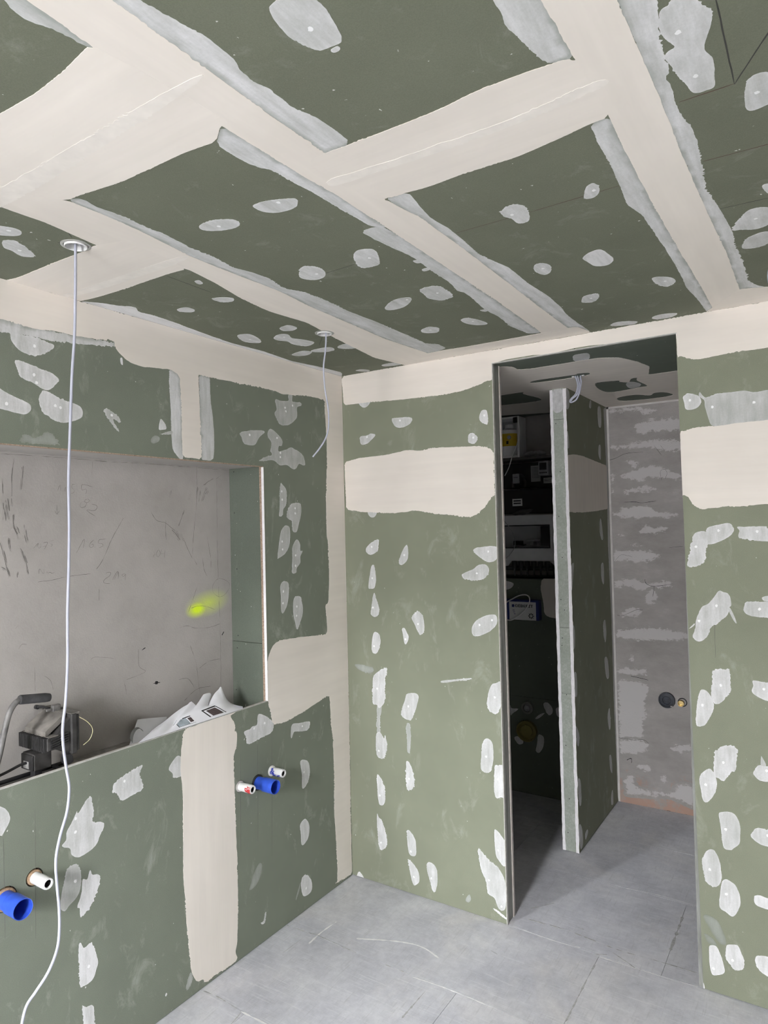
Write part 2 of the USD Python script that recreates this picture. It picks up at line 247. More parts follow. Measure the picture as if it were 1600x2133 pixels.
# traced outlines of the filler coats, in millimetres on their surface
DATA={
'C':[
('band',[1106,-2229,1105,-2182,1098,-2126,1099,-2023,1107,-1857,1112,-1639,1121,-1514,1122,-1313,1121,-1167,1120,-906,1118,-573,1107,-169,1094,-23,1234,15,1213,-45,1214,-435,1219,-729,1223,-1032,1222,-1300,1199,-1430,1201,-1549,1209,-1662,1204,-1848,1206,-2001,1207,-2159,1206,-2221,1115,-2284],[],{}),
('band',[1159,-1664,1211,-1665,1349,-1659,1460,-1656,1558,-1666,1662,-1659,1722,-1651,1736,-1548,1726,-1447,1690,-1447,1618,-1432,1531,-1419,1410,-1424,1310,-1419,1263,-1426,1212,-1429,1181,-1443,1154,-1558],[],{}),
('band',[1720,-1799,1722,-1651,1726,-1447,1721,-1316,1718,-1022,1720,-642,1725,-320,1724,-32,1732,103,1835,39,1828,-214,1830,-560,1822,-884,1817,-1225,1818,-1449,1815,-1610,1813,-1734,1812,-1798,1720,-1862],[],{}),
('band',[721,-2123,806,-2114,901,-2109,995,-2112,1063,-2120,1099,-2125,1114,-2035,1128,-1852,1107,-1857,1058,-1823,985,-1834,889,-1835,769,-1837,653,-1855,602,-1858,547,-1918,531,-2034],[],{'b':0.96}),
('band',[510,-2024,513,-1964,558,-1924,602,-1858,605,-1773,603,-1677,589,-1561,577,-1469,580,-1286,588,-1123,568,-929,563,-709,553,-446,566,-277,579,-134,532,17,385,20,346,-211,398,-568,442,-803,421,-989,441,-1149,477,-1288,498,-1419,453,-1519,436,-1674,445,-1749,456,-1819,449,-1932,455,-1998],[],{}),
('band',[-154,-1712,51,-1673,229,-1673,363,-1670,436,-1674,523,-1648,498,-1419,423,-1428,188,-1426,49,-1435,-3,-1445,-74,-1511,-341,-1624],[],{}),
('band',[549,-126,674,-131,763,-121,925,-118,1087,-117,1246,-119,1272,-15,1208,67,730,95,362,103],[],{}),
('band',[1696,2,1827,-204,1909,-170,1991,-147,1982,152,1697,113],[],{}),
('skim',[1093,-2280,1080,-2247,1071,-2232,1068,-2205,1083,-2176,1088,-2148,1091,-2124,1096,-2116,1109,-2133,1110,-2232,1114,-2271],[],{}),
('skim',[1238,-2199,1240,-2130,1246,-2092,1258,-2047,1261,-2011,1261,-1985,1259,-1965,1247,-1945,1245,-1909,1256,-1878,1252,-1868,1255,-1849,1253,-1817,1267,-1780,1271,-1755,1274,-1715,1274,-1664,1203,-1655,1191,-1834,1188,-1997,1199,-2153,1206,-2221],[],{}),
('skim',[1105,-1855,1052,-1818,1049,-1777,1054,-1712,1076,-1677,1075,-1628,1084,-1556,1086,-1468,1094,-1327,1135,-1287,1135,-1532,1121,-1680],[],{}),
('skim',[1053,-1322,1061,-1220,1067,-1180,1079,-1096,1070,-967,1069,-857,1054,-760,1067,-733,1044,-532,1051,-421,1037,-296,1055,-142,1146,-113,1138,-620,1137,-1194,1112,-1320],[],{}),
('skim',[1205,-1439,1263,-1426,1248,-1334,1240,-1271,1250,-1213,1248,-1112,1242,-1009,1253,-936,1272,-854,1269,-691,1280,-542,1277,-387,1266,-314,1265,-182,1270,-42,1268,33,1187,5,1201,-688,1211,-1282],[],{}),
('skim',[1662,-1903,1661,-1840,1662,-1810,1654,-1782,1663,-1747,1666,-1713,1674,-1679,1682,-1656,1724,-1647,1723,-1808,1723,-1860],[],{}),
('skim',[1688,-1448,1683,-1375,1680,-1253,1673,-1142,1665,-1061,1684,-969,1686,-864,1689,-686,1688,-454,1682,-325,1695,-165,1699,4,1733,30,1726,-679,1730,-1444],[],{}),
('skim',[1871,-1757,1861,-1701,1857,-1669,1850,-1618,1848,-1580,1848,-1516,1836,-1509,1841,-1466,1838,-1400,1840,-1362,1854,-1314,1849,-1224,1847,-1145,1836,-1024,1849,-927,1857,-808,1861,-735,1859,-602,1863,-445,1861,-272,1883,-201,1909,-164,1964,-157,1961,-85,1809,-170,1825,-519,1815,-1215,1814,-1604,1810,-1737,1809,-1800],[],{'rag':1.6}),
('skim',[606,-1861,637,-1844,627,-1788,637,-1743,629,-1668,638,-1617,628,-1562,621,-1490,626,-1425,612,-1347,630,-1296,636,-1209,615,-1130,648,-1050,652,-928,644,-805,651,-693,654,-601,654,-496,655,-410,652,-267,686,-240,686,-153,558,-97,545,-685,573,-1107,564,-1458,591,-1669],[],{'rag':1.4}),
('skim',[487,-1427,469,-1319,453,-1214,434,-1142,434,-1051,440,-960,421,-819,437,-769,464,-685,481,-598,476,-471,446,-352,420,-260,437,-171,441,-102,464,-14,519,-73,419,-595,449,-1020,507,-1316],[],{'rag':1.4}),
('skim',[-3,-1445,44,-1379,61,-1335,95,-1303,56,-1255,67,-1213,57,-1078,50,-1053,31,-907,18,-775,31,-610,11,-400,40,-246,53,-69,-12,17,-5,-709,-3,-1190,-34,-1451],[],{'cover':0.95,'nofade':1}),
('patch',[1379,-2014,1390,-2021,1413,-2023,1443,-2004,1449,-1976,1445,-1944,1430,-1904,1408,-1902,1387,-1907,1376,-1924,1367,-1954,1370,-1985],[1405,-1950],{}),
('patch',[1403,-1896,1416,-1897,1417,-1890,1408,-1887,1402,-1890],[],{}),
('patch',[926,-1585,951,-1590,998,-1576,1032,-1554,1019,-1531,994,-1520,948,-1529,925,-1555],[989,-1565],{}),
('patch',[744,-1590,784,-1595,825,-1577,841,-1556,829,-1535,800,-1529,756,-1545,732,-1569],[782,-1559],{}),
('patch',[344,-1901,349,-1881,364,-1853,359,-1832,335,-1823,310,-1837,286,-1873],[339,-1854],{}),
('patch',[264,-1831,292,-1815,275,-1774,238,-1730,209,-1751,223,-1785,228,-1809],[242,-1775],{}),
('patch',[953,-1211,986,-1228,1018,-1204,992,-1140,965,-1107,916,-1116,926,-1167],[975,-1165],{}),
('patch',[734,-1194,782,-1229,812,-1202,809,-1163,779,-1127,740,-1126,718,-1157],[778,-1161],{}),
('patch',[359,-1200,397,-1188,419,-1160,395,-1137,359,-1157],[],{}),
('patch',[185,-1196,225,-1191,227,-1157,201,-1144,172,-1173],[],{}),
('patch',[437,-1339,455,-1335,445,-1312,429,-1313],[],{}),
('patch',[114,-842,167,-826,147,-746,110,-713,74,-759],[116,-771],{}),
('patch',[315,-817,365,-824,371,-781,338,-759,301,-779],[],{}),
('patch',[204,-728,250,-753,283,-736,263,-682,282,-641,293,-578,230,-552,205,-609,214,-658,194,-692],[247,-713],{}),
('patch',[94,-488,166,-504,188,-466,133,-436,89,-460],[],{}),
('patch',[327,-465,383,-479,446,-439,425,-398,361,-400,323,-429],[],{}),
('patch',[208,-490,292,-483,291,-435,237,-426,191,-463],[],{}),
('patch',[131,-58,170,-65,190,-23,161,-7],[],{}),
('patch',[298,-75,351,-81,397,-43,361,-24,293,-42],[],{}),
('patch',[737,-457,777,-474,801,-448,796,-419,772,-388,735,-400,723,-426],[765,-435],{}),
('patch',[772,-773,837,-818,891,-813,885,-781,823,-734,765,-738],[876,-795],{}),
('patch',[963,-856,1016,-855,1030,-817,1017,-730,968,-718,942,-756,949,-810],[991,-790],{}),
('patch',[918,-473,953,-483,976,-428,981,-371,950,-372,918,-412],[949,-434],{}),
('patch',[1065,-1072,1086,-1065,1082,-1046,1065,-1050],[],{}),
('patch',[1053,-999,1077,-1000,1070,-982,1050,-982],[],{}),
('patch',[1027,-538,1057,-528,1037,-510],[],{}),
('patch',[1395,-1205,1421,-1224,1442,-1224,1459,-1196,1452,-1155,1435,-1118,1409,-1120,1405,-1156,1394,-1177],[1415,-1175],{}),
('patch',[1589,-1154,1606,-1198,1624,-1213,1634,-1192,1624,-1157,1606,-1142],[1619,-1178],{}),
('patch',[1336,-816,1360,-830,1378,-798,1365,-746,1339,-731,1325,-767],[1353,-784],{}),
('patch',[1476,-792,1507,-821,1537,-820,1546,-763,1546,-723,1520,-692,1488,-707,1479,-750],[],{'cover':1.0}),
('patch',[1606,-490,1631,-492,1660,-455,1662,-411,1632,-379,1610,-423],[1637,-440],{}),
('patch',[1356,-411,1379,-455,1425,-456,1415,-409,1386,-376,1356,-391],[1393,-420],{}),
('patch',[1364,-59,1401,-77,1456,-42,1439,-9,1371,-30],[],{}),
('patch',[1516,-49,1550,-74,1605,-53,1581,-14,1530,-16],[],{}),
('patch',[1853,-1648,1861,-1672,1873,-1681,1882,-1692,1911,-1671,1918,-1650,1928,-1629,1920,-1594,1905,-1547,1914,-1506,1911,-1456,1904,-1429,1891,-1427,1870,-1434,1860,-1484,1852,-1528,1846,-1558,1854,-1573,1865,-1579,1854,-1616],[1876,-1611,1882,-1480],{'rag':1.4}),
('patch',[1947,-1358,1954,-1410,1970,-1423,1989,-1416,2008,-1380,2009,-1322,1981,-1312,1955,-1308,1947,-1323],[1967,-1365],{}),
('patch',[1862,-745,1898,-828,1921,-847,1956,-827,1968,-761,1944,-717,1915,-706,1888,-722],[1920,-779],{}),
('patch',[1872,-584,1883,-643,1913,-671,1941,-669,1961,-625,1935,-578,1904,-564],[],{}),
('patch',[1947,-963,1960,-969,1973,-951,1966,-909,1955,-918],[],{}),
('line',[1935,-1671,1936,-1415],[],{'w':2.2,'col':'pencil'}),
('line',[1936,-1415,2010,-1553],[],{'w':2.2,'col':'pencil'}),
('line',[1253,-1164,1464,-1161],[],{'w':1.2,'col':'rust'}),
('line',[1464,-1161,1676,-1164],[],{'w':1.4,'col':'rust'}),
('line',[1850,-1164,1989,-1156],[],{'w':1.6,'col':'rust'}),
('line',[1845,-1417,1936,-1416],[],{'w':1.6,'col':'rust'}),
('line',[1851,-895,1965,-887],[],{'w':1.2,'col':'pencil'}),
('line',[405,-1417,404,-1241],[],{'w':1.4,'col':'pencil'}),
('line',[478,-1795,426,-1737],[],{'w':1.4,'col':'pencil'}),
('line',[369,-1742,378,-1733],[],{'w':2,'col':'pencil'}),
('line',[377,-628,281,-531],[],{'w':1.4,'col':'pencil'}),
('line',[796,-1148,915,-1152],[],{'w':1.2,'col':'pencil'}),
('tape',[425,-1984,570,-1976,1123,-1981,1120,-1961,573,-1929,341,-1945],[],{'rag':1.2}),
('tape',[1156,-1577,1288,-1565,1555,-1552,1731,-1568,1731,-1545,1545,-1529,1277,-1539,1147,-1548],[],{'rag':1.2}),
('tape',[-7,-1518,81,-1506,527,-1494,510,-1464,72,-1475],[],{'rag':1.2}),
('band',[440,-4400,575,-4400,560,-2020,455,-2020],[],{}),
('band',[1085,-4400,1235,-4400,1215,-2330,1100,-2330],[],{}),
('band',[1700,-4400,1850,-4400,1830,-1950,1710,-1950],[],{}),
('band',[2340,-4400,2470,-4400,2470,0,2340,0],[],{}),
('band',[1860,-90,2340,-90,2340,-1,1860,-1],[],{}),
('band',[2,-4400,90,-4400,60,-1800,2,-1800],[],{}),
('band',[1845,-2590,2345,-2590,2345,-2410,1845,-2410],[],{}),
('band',[580,-3010,1090,-3010,1090,-2800,580,-2800],[],{}),
],
'B':[
('band',[1,2520,529,2519,1208,2518,1596,2519,1899,2518,1986,2518,1985,2358,1893,2353,1832,2353,1789,2354,1747,2352,1699,2347,1668,2346,1631,2354,1609,2368,1600,2368,1593,2363,1591,2459,1591,2459,1399,2457,1105,2456,838,2455,831,2383,811,2388,770,2375,707,2361,657,2355,556,2351,349,2357,162,2367,10,2371],[],{}),
('band',[7,2082,112,2096,237,2096,302,2102,382,2112,459,2102,519,2110,622,2105,734,2100,782,2093,827,2078,828,1871,816,1872,788,1833,739,1791,697,1779,613,1794,540,1800,412,1822,358,1815,294,1811,229,1816,104,1823,12,1839],[],{'rag':1.3}),
('band',[1593,2085,1607,2082,1629,2088,1660,2092,1712,2092,1745,2091,1810,2095,1867,2094,1885,2096,1977,2101,1967,1805,1876,1796,1826,1794,1771,1788,1742,1792,1697,1787,1660,1784,1636,1798,1621,1822,1609,1838,1598,1840,1592,1836],[],{'rag':1.2}),
('skim',[33,2382,187,2371,350,2364,556,2358,658,2364,770,2381,811,2391,742,2385,629,2358,481,2358,245,2363],[],{'cover':0.9,'nofade':1}),
('patch',[102,2377,170,2371,168,2359,153,2347,127,2346],[],{}),
('patch',[299,2272,339,2271,406,2267,406,2240,377,2226,338,2222,310,2240],[345,2257],{}),
('patch',[108,2198,149,2204,174,2210,200,2201,173,2178,147,2163,113,2161],[150,2196],{}),
('patch',[762,2228,773,2252,787,2258,800,2249,804,2198,792,2192,768,2208],[787,2233],{}),
('patch',[704,2139,712,2158,729,2159,749,2144,750,2126,734,2111,707,2117],[730,2139],{}),
('patch',[146,1822,195,1820,188,1800,171,1794,154,1801],[],{}),
('patch',[129,1642,159,1669,203,1686,204,1662,195,1628,157,1609,132,1621],[163,1649],{}),
('patch',[319,1574,336,1621,365,1658,373,1628,367,1588,339,1561],[350,1609],{}),
('patch',[138,1448,146,1504,160,1556,177,1552,183,1497,174,1449,153,1442],[162,1494],{}),
('patch',[148,1331,169,1420,184,1388,201,1341,191,1313,170,1303,153,1311],[161,1349],{}),
('patch',[717,1628,742,1644,831,1647,829,1594,787,1579,754,1597],[789,1626],{}),
('patch',[658,1524,711,1547,739,1566,773,1569,790,1548,779,1517,737,1497,668,1502],[731,1529],{}),
('patch',[384,1310,414,1342,440,1327,452,1285,448,1246,430,1232,414,1249,397,1284],[418,1283],{'rag':1.4}),
('patch',[698,1280,721,1316,764,1340,799,1348,819,1343,823,1315,804,1287,766,1261,709,1246],[737,1298,798,1322],{}),
('patch',[150,1178,165,1228,195,1223,203,1190,188,1140,170,1123,152,1133],[163,1159],{'rag':1.4}),
('patch',[328,1254,342,1260,358,1234,364,1216,352,1186,340,1185,332,1228],[346,1206],{}),
('patch',[152,998,181,1034,231,1062,235,1036,225,1005,220,901,185,858,172,872,147,884],[176,952],{'rag':1.5}),
('patch',[173,865,199,868,190,808,188,744,168,741,170,805],[],{'cover':0.42,'rag':2.0}),
('patch',[346,945,384,954,409,945,404,909,372,832,355,823,310,840,332,907],[353,888],{'rag':1.3}),
('patch',[339,799,359,801,363,737,355,671,342,676,340,741],[],{'cover':0.42,'rag':2.0}),
('patch',[163,722,186,741,208,713,217,730,227,679,214,633,196,613,163,628],[177,649],{'rag':1.4}),
('patch',[332,609,345,625,365,593,377,552,372,511,350,492,333,500],[347,544],{'rag':1.4}),
('patch',[161,505,171,532,202,490,209,424,199,393,181,385,168,401],[177,431],{'rag':1.4}),
('patch',[157,332,170,320,187,309,212,233,206,188,166,174],[177,203],{'rag':1.4}),
('patch',[327,289,344,298,373,263,378,207,367,183,337,194],[348,201],{'rag':1.3}),
('patch',[330,152,353,151,386,116,391,75,375,53,354,54],[361,85],{}),
('patch',[432,156,454,177,485,156,488,100,476,48,458,57],[456,104],{}),
('patch',[763,966,784,1033,807,1047,832,1050,831,955,806,910,770,927],[801,984],{}),
('patch',[729,718,736,773,759,797,784,781,787,714,770,651,727,653],[752,716],{'rag':1.3}),
('patch',[792,675,807,687,836,682,836,563,818,549,789,554],[807,626],{'rag':1.3}),
('patch',[782,392,793,401,827,369,837,338,832,271,823,252,802,270,785,299],[798,316],{}),
('patch',[701,296,715,296,758,259,794,242,825,190,827,85,810,57,792,62,775,100,743,114,737,160,712,214],[750,173,807,74],{'rag':1.4}),
('patch',[25,-9,42,29,72,-3],[],{'cover':1.0}),
('patch',[539,1029,614,1043,684,1056,684,1050,614,1035,542,1020],[],{'cover':0.55,'rag':1.6}),
('patch',[47,1060,94,1060,154,1052,149,1028,98,1024,51,1045],[],{'cover':0.3,'rag':2.0}),
('patch',[636,65,652,83,659,64,647,47,632,50],[],{'cover':0.4,'rag':2.0}),
('patch',[767,54,796,49,831,30,838,22,809,30],[],{'cover':0.9}),
('patch',[1608,2210,1617,2219,1625,2225,1649,2217,1664,2208,1671,2192,1666,2176,1653,2164,1634,2160,1617,2165,1612,2189],[1632,2197],{}),
('patch',[1681,2191,1664,2208,1667,2223,1679,2206,1690,2200,1725,2210,1784,2209,1813,2209,1842,2200,1889,2202,1980,2203,1976,2093,1885,2093,1824,2088,1751,2086,1706,2094,1695,2118,1688,2149,1684,2170],[1708,2163,1843,2163],{'cover':0.55}),
('patch',[1671,1698,1678,1714,1695,1722,1746,1731,1763,1719,1765,1704,1753,1685,1729,1669,1702,1657,1677,1654,1673,1669],[1714,1704],{}),
('patch',[1631,1693,1645,1701,1673,1698,1675,1654,1670,1626,1662,1589,1641,1573,1613,1568,1602,1576,1608,1598,1615,1629,1624,1670],[1636,1645],{'rag':1.4}),
('patch',[1776,1716,1798,1716,1866,1716,1873,1709,1937,1705,1936,1657,1872,1662,1825,1668,1791,1672,1779,1683,1783,1701],[1839,1699],{}),
('patch',[1652,1423,1670,1432,1686,1451,1699,1469,1710,1482,1723,1477,1738,1474,1746,1451,1748,1429,1742,1422,1735,1395,1717,1378,1698,1360,1680,1349,1673,1329,1664,1311,1645,1293,1629,1290,1614,1306,1621,1332,1629,1369,1642,1407],[1638,1367,1699,1427],{'rag':1.3}),
('patch',[1737,1415,1743,1422,1756,1393,1763,1366,1755,1373,1744,1396],[],{'cover':0.6}),
('patch',[1789,1427,1795,1444,1810,1447,1865,1448,1929,1451,1927,1389,1863,1391,1822,1393,1797,1400,1787,1414],[1838,1421],{}),
('patch',[1847,1462,1866,1470,1886,1470,1880,1450,1855,1450],[],{}),
('patch',[1602,1335,1619,1355,1624,1355,1620,1348],[],{'cover':0.95}),
('patch',[1683,1189,1723,1197,1728,1199,1735,1186,1735,1117,1720,1093,1701,1071,1683,1065,1673,1081,1671,1107,1675,1154],[1704,1135],{}),
('patch',[1644,1112,1660,1104,1672,1084,1679,1058,1673,1031,1657,999,1641,978,1616,978,1620,1044,1626,1078,1634,1106],[1640,1054],{}),
('patch',[1810,1164,1856,1161,1920,1160,1918,1083,1854,1094,1819,1108,1804,1122,1810,1145],[1842,1136],{}),
('patch',[1675,886,1684,895,1708,914,1738,920,1750,911,1750,888,1744,835,1729,823,1717,804,1702,785,1687,791,1671,806],[1704,853],{'rag':1.3}),
('patch',[1623,790,1633,806,1655,822,1669,814,1678,794,1678,754,1667,726,1645,697,1631,702,1626,734,1621,767],[1642,761],{}),
('patch',[1799,829,1808,850,1820,864,1847,864,1911,869,1909,816,1845,809,1818,810],[1842,847],{}),
('patch',[1826,894,1829,895,1841,866,1825,864],[],{'cover':0.5}),
('patch',[1683,657,1691,670,1722,677,1742,663,1752,630,1750,590,1745,566,1727,546,1718,539,1696,543,1690,593],[1704,610],{}),
('patch',[1785,603,1792,622,1806,638,1840,638,1904,638,1902,585,1838,579,1808,585],[1838,618],{}),
('patch',[1619,475,1626,493,1642,520,1661,526,1675,505,1684,468,1686,433,1679,405,1662,390,1647,390,1630,408,1623,443],[1646,450],{'rag':1.4}),
('patch',[1679,382,1687,417,1699,428,1717,423,1734,407,1744,371,1741,341,1720,300,1696,308,1675,322],[1699,374],{}),
('patch',[1789,390,1795,396,1808,400,1832,397,1896,393,1895,346,1831,355,1793,364],[],{'cover':0.95}),
('patch',[1634,159,1641,172,1659,173,1670,154,1682,115,1683,86,1658,68,1640,69,1634,116],[1647,89],{'cover':0.9}),
('patch',[1694,188,1707,195,1730,199,1741,177,1750,151,1748,125,1730,109,1716,107,1702,122,1690,141,1690,160],[1712,140],{'cover':0.9}),
('patch',[1787,176,1799,185,1826,190,1890,203,1887,109,1823,120,1800,132,1786,153],[],{'cover':0.95}),
('patch',[1599,37,1606,34,1615,13,1611,-5,1602,0],[],{'cover':1.0}),
('patch',[1619,273,1656,274,1682,242,1692,190,1668,189,1642,224],[],{'cover':0.16,'rag':1.5}),
('patch',[1620,207,1645,201,1662,177,1641,174,1629,183],[],{'cover':0.18,'rag':1.5}),
('line',[1693,1374,1690,1318,1690,1235],[],{'w':1.2,'col':'pencil'}),
('band',[1860,2360,3040,2390,3040,2519,1860,2519],[],{}),
('band',[1880,1830,3040,1820,3040,2110,1880,2100],[],{}),
],
'L':[
('band',[-1784,2519,-1703,2520,-1385,2520,-971,2521,-410,2523,10,2525,-6,7,-6,6,-146,22,-125,23,-126,154,-123,37,-127,180,-139,382,-133,550,-136,721,-148,781,-156,937,-247,922,-334,904,-416,893,-480,885,-511,888,-556,894,-569,930,-581,984,-588,1007,-583,1188,-556,1231,-515,1252,-396,1249,-162,1231,-167,1308,-175,1374,-150,1380,-146,1415,-138,1524,-143,1591,-141,1657,-153,1724,-150,1900,-137,2078,-136,2134,-137,2240,-143,2300,-147,2379,-239,2379,-314,2375,-415,2364,-457,2360,-491,2367,-576,2367,-639,2366,-724,2365,-816,2364,-883,2362,-934,2363,-944,2362,-933,2028,-1029,2031,-1030,2228,-1034,2341,-1085,2360,-1128,2351,-1191,2346,-1232,2347,-1261,2352,-1285,2368,-1311,2386,-1323,2415,-1387,2405,-1466,2398,-1523,2400,-1594,2391,-1651,2393,-1704,2396,-1789,2402],[],{'rag':1.2}),
('skim',[-1789,2367,-1705,2357,-1676,2359,-1662,2359,-1595,2367,-1564,2362,-1474,2372,-1378,2385,-1313,2393,-1308,2408,-1465,2400,-1594,2393,-1704,2398,-1789,2405],[],{'rag':1.4}),
('skim',[-1085,2363,-1083,2275,-1079,2194,-1080,2121,-1078,2081,-1073,2054,-1051,2033,-1040,2022,-1023,2021,-1033,2373],[],{}),
('skim',[-883,2367,-883,2269,-874,2217,-867,2147,-868,2065,-876,2027,-941,2027,-939,2366],[],{}),
('band',[-1047,1000,-1053,950,-1060,917,-1062,844,-1054,776,-1054,711,-1058,453,-1057,443,-1047,292,-1035,164,-1027,96,-1018,66,-1001,37,-970,34,-967,14,-904,15,-841,8,-790,10,-805,46,-797,63,-793,82,-784,215,-784,427,-788,521,-791,664,-794,806,-790,843,-773,857,-792,881,-781,959,-812,995,-789,1000,-736,1013,-846,1007,-920,1004],[],{'rag':1.2}),
('band',[-794,929,-772,923,-774,886,-777,853,-796,868],[],{'b':0.92}),
('patch',[-1673,2356,-1658,2361,-1595,2365,-1568,2360,-1538,2354,-1540,2340,-1568,2319,-1599,2305,-1626,2306,-1648,2314,-1668,2334],[-1600,2336],{}),
('patch',[-1662,2276,-1652,2282,-1622,2279,-1584,2269,-1549,2261,-1522,2246,-1530,2229,-1554,2207,-1577,2207,-1608,2221,-1641,2229,-1654,2249],[-1603,2245,-1595,2222],{}),
('patch',[-1747,2207,-1706,2185,-1664,2168,-1620,2154,-1613,2136,-1630,2119,-1661,2119,-1707,2126,-1748,2140],[-1688,2143],{}),
('patch',[-1588,2170,-1581,2194,-1566,2202,-1518,2184,-1485,2177,-1452,2170,-1439,2152,-1444,2131,-1470,2116,-1495,2108,-1527,2109,-1559,2121,-1578,2133],[-1535,2158,-1517,2154],{'rag':1.3}),
('patch',[-1361,2162,-1352,2175,-1327,2166,-1301,2149,-1299,2130,-1327,2141,-1303,2100,-1314,2105,-1346,2139],[-1332,2153],{'cover':0.55}),
('patch',[-1135,2127,-1129,2161,-1121,2164,-1105,2146,-1103,2130,-1121,2126],[],{'cover':0.85}),
('patch',[-1172,2085,-1154,2101,-1133,2096,-1138,2080,-1165,2071],[],{'cover':0.3,'rag':1.5}),
('patch',[-1130,2108,-1079,2126,-1078,2114],[],{'cover':0.5}),
('patch',[-1294,2358,-1286,2360,-1284,2337,-1292,2340],[],{'cover':1.0}),
('patch',[-1651,2036,-1629,2056,-1599,2048,-1560,2071,-1528,2047,-1524,2032,-1587,2031,-1636,2030],[],{'cover':0.22,'rag':2.5}),
('patch',[-504,2328,-472,2328,-416,2336,-416,2355,-408,2366,-384,2367,-385,2336,-330,2339,-323,2325,-353,2312,-354,2269,-384,2241,-427,2222,-475,2221,-501,2250,-507,2268,-493,2288],[-437,2300,-432,2285,-385,2317],{'cover':0.5,'rag':1.3}),
('patch',[-725,2154,-693,2166,-601,2180,-574,2174,-608,2148,-634,2115,-665,2108,-701,2113,-715,2138],[-667,2153],{'cover':0.5}),
('patch',[-553,2176,-536,2192,-503,2181,-463,2153,-464,2125,-485,2121,-485,2096,-437,2109,-409,2120,-366,2115,-323,2095,-301,2053,-318,2044,-347,2050,-369,2029,-391,2023,-432,2037,-480,2036,-520,2054,-576,2048,-614,2045,-572,2064,-529,2079,-539,2096,-534,2133,-553,2154],[-496,2156,-475,2091,-476,2071],{'cover':0.5,'rag':1.3}),
('patch',[-481,1945,-460,1946,-442,1926,-438,1901,-444,1856,-463,1838,-467,1811,-482,1803,-493,1809,-487,1839],[-471,1917,-469,1880],{'cover':0.6}),
('patch',[-407,1861,-388,1866,-347,1866,-339,1853,-342,1811,-357,1770,-374,1734,-399,1737,-407,1770,-410,1786,-434,1795,-439,1819,-426,1844],[-382,1842,-382,1818],{'cover':0.6}),
('patch',[-484,1730,-466,1754,-447,1764,-423,1752,-421,1708,-429,1668,-457,1636,-499,1618,-508,1619,-498,1670],[-475,1691,-473,1656],{'cover':0.6}),
('patch',[-404,1667,-375,1697,-353,1677,-351,1644,-335,1643,-352,1619,-353,1590,-379,1566,-383,1546,-405,1543,-412,1552,-409,1613],[-385,1625,-387,1577],{'cover':0.6}),
('patch',[-494,1489,-479,1510,-455,1512,-437,1497,-439,1444,-452,1401,-480,1370,-491,1393,-490,1449],[-474,1467,-478,1415],{'cover':0.6}),
('patch',[-409,1408,-395,1435,-358,1432,-346,1401,-342,1367,-355,1327,-384,1286,-399,1321,-409,1359],[-384,1390,-387,1348],{'cover':0.65}),
('patch',[-1345,894,-1338,900,-1291,917,-1233,927,-1234,911,-1240,891,-1225,848,-1264,834,-1312,830,-1328,851,-1334,862,-1348,871],[-1303,893],{'rag':1.4,'cover':0.8}),
('patch',[-1055,898,-1077,912,-1103,893,-1115,875,-1098,852,-1096,838,-1060,833,-1053,864],[],{}),
('patch',[-1786,989,-1747,971,-1720,957,-1699,935,-1691,916,-1693,899,-1707,880,-1714,869,-1721,870,-1787,901],[],{'rag':1.4}),
('patch',[-1434,887,-1424,865,-1420,828,-1423,798,-1390,788,-1384,768,-1400,742,-1413,720,-1448,707,-1479,707,-1498,724,-1506,746,-1531,764,-1517,777,-1515,802,-1496,826,-1479,856,-1473,848],[-1485,790,-1484,832],{'rag':1.3}),
('patch',[-1515,684,-1498,690,-1482,686,-1474,672,-1466,653,-1470,605,-1483,584,-1508,569,-1524,559,-1536,572,-1536,598,-1527,646],[-1488,635],{'cover':0.5}),
('patch',[-1462,628,-1447,623,-1436,647,-1428,630,-1404,620,-1402,593,-1416,557,-1429,536,-1442,523,-1471,512,-1474,542,-1482,551,-1467,588],[],{'cover':0.95,'rag':1.4}),
('patch',[-1477,427,-1461,411,-1437,415,-1427,397,-1417,366,-1413,337,-1420,310,-1433,294,-1458,291,-1479,303],[-1445,343],{'cover':0.92,'rag':1.4}),
('patch',[-1470,233,-1455,217,-1434,212,-1428,183,-1429,91,-1465,114,-1466,183],[],{'cover':0.92,'rag':1.3}),
('patch',[-731,910,-698,913,-684,920,-656,922,-641,962,-561,911,-564,868,-630,856,-710,853,-723,886],[-674,908,-610,915],{'rag':1.3}),
('patch',[-433,863,-385,858,-314,847,-311,823,-337,811,-402,823,-422,826,-437,803,-443,815],[-363,838],{}),
('patch',[-381,681,-341,675,-321,652,-316,613,-332,570,-370,555,-372,615],[-358,626],{}),
('patch',[-391,399,-358,414,-330,381,-331,333,-349,308,-384,305,-388,361],[],{}),
('patch',[-393,146,-369,162,-337,142,-317,100,-325,67,-372,67,-390,97],[-359,98],{}),
('patch',[-693,307,-661,337,-643,327,-650,289,-678,257,-717,253,-709,277],[],{'cover':0.25}),
('patch',[-1053,52,-1033,90,-1022,64,-1044,37],[],{'cover':0.35,'rag':1.5}),
('patch',[-432,81,-402,138,-395,132,-418,92],[],{'cover':0.35,'rag':1.5}),
('patch',[-655,90,-640,88,-628,118,-623,113,-632,78,-652,83],[],{'cover':0.8,'rag':1.5}),
('patch',[-1148,76,-1143,82,-1139,75,-1145,70],[],{'cover':1.0}),
('line',[-754,832,-763,430],[],{'w':0.9,'col':'pencil'}),
('line',[-655,838,-663,433],[],{'w':0.9,'col':'pencil'}),
('line',[-567,854,-580,335],[],{'w':1.1,'col':'pencil'}),
('line',[-1711,861,-1709,568],[],{'w':1.2,'col':'pencil'}),
('line',[-1616,911,-1618,521],[],{'w':1.0,'col':'pencil'}),
('band',[-4400,2375,-3200,2368,-1765,2400,-1765,2519,-4400,2519],[],{}),
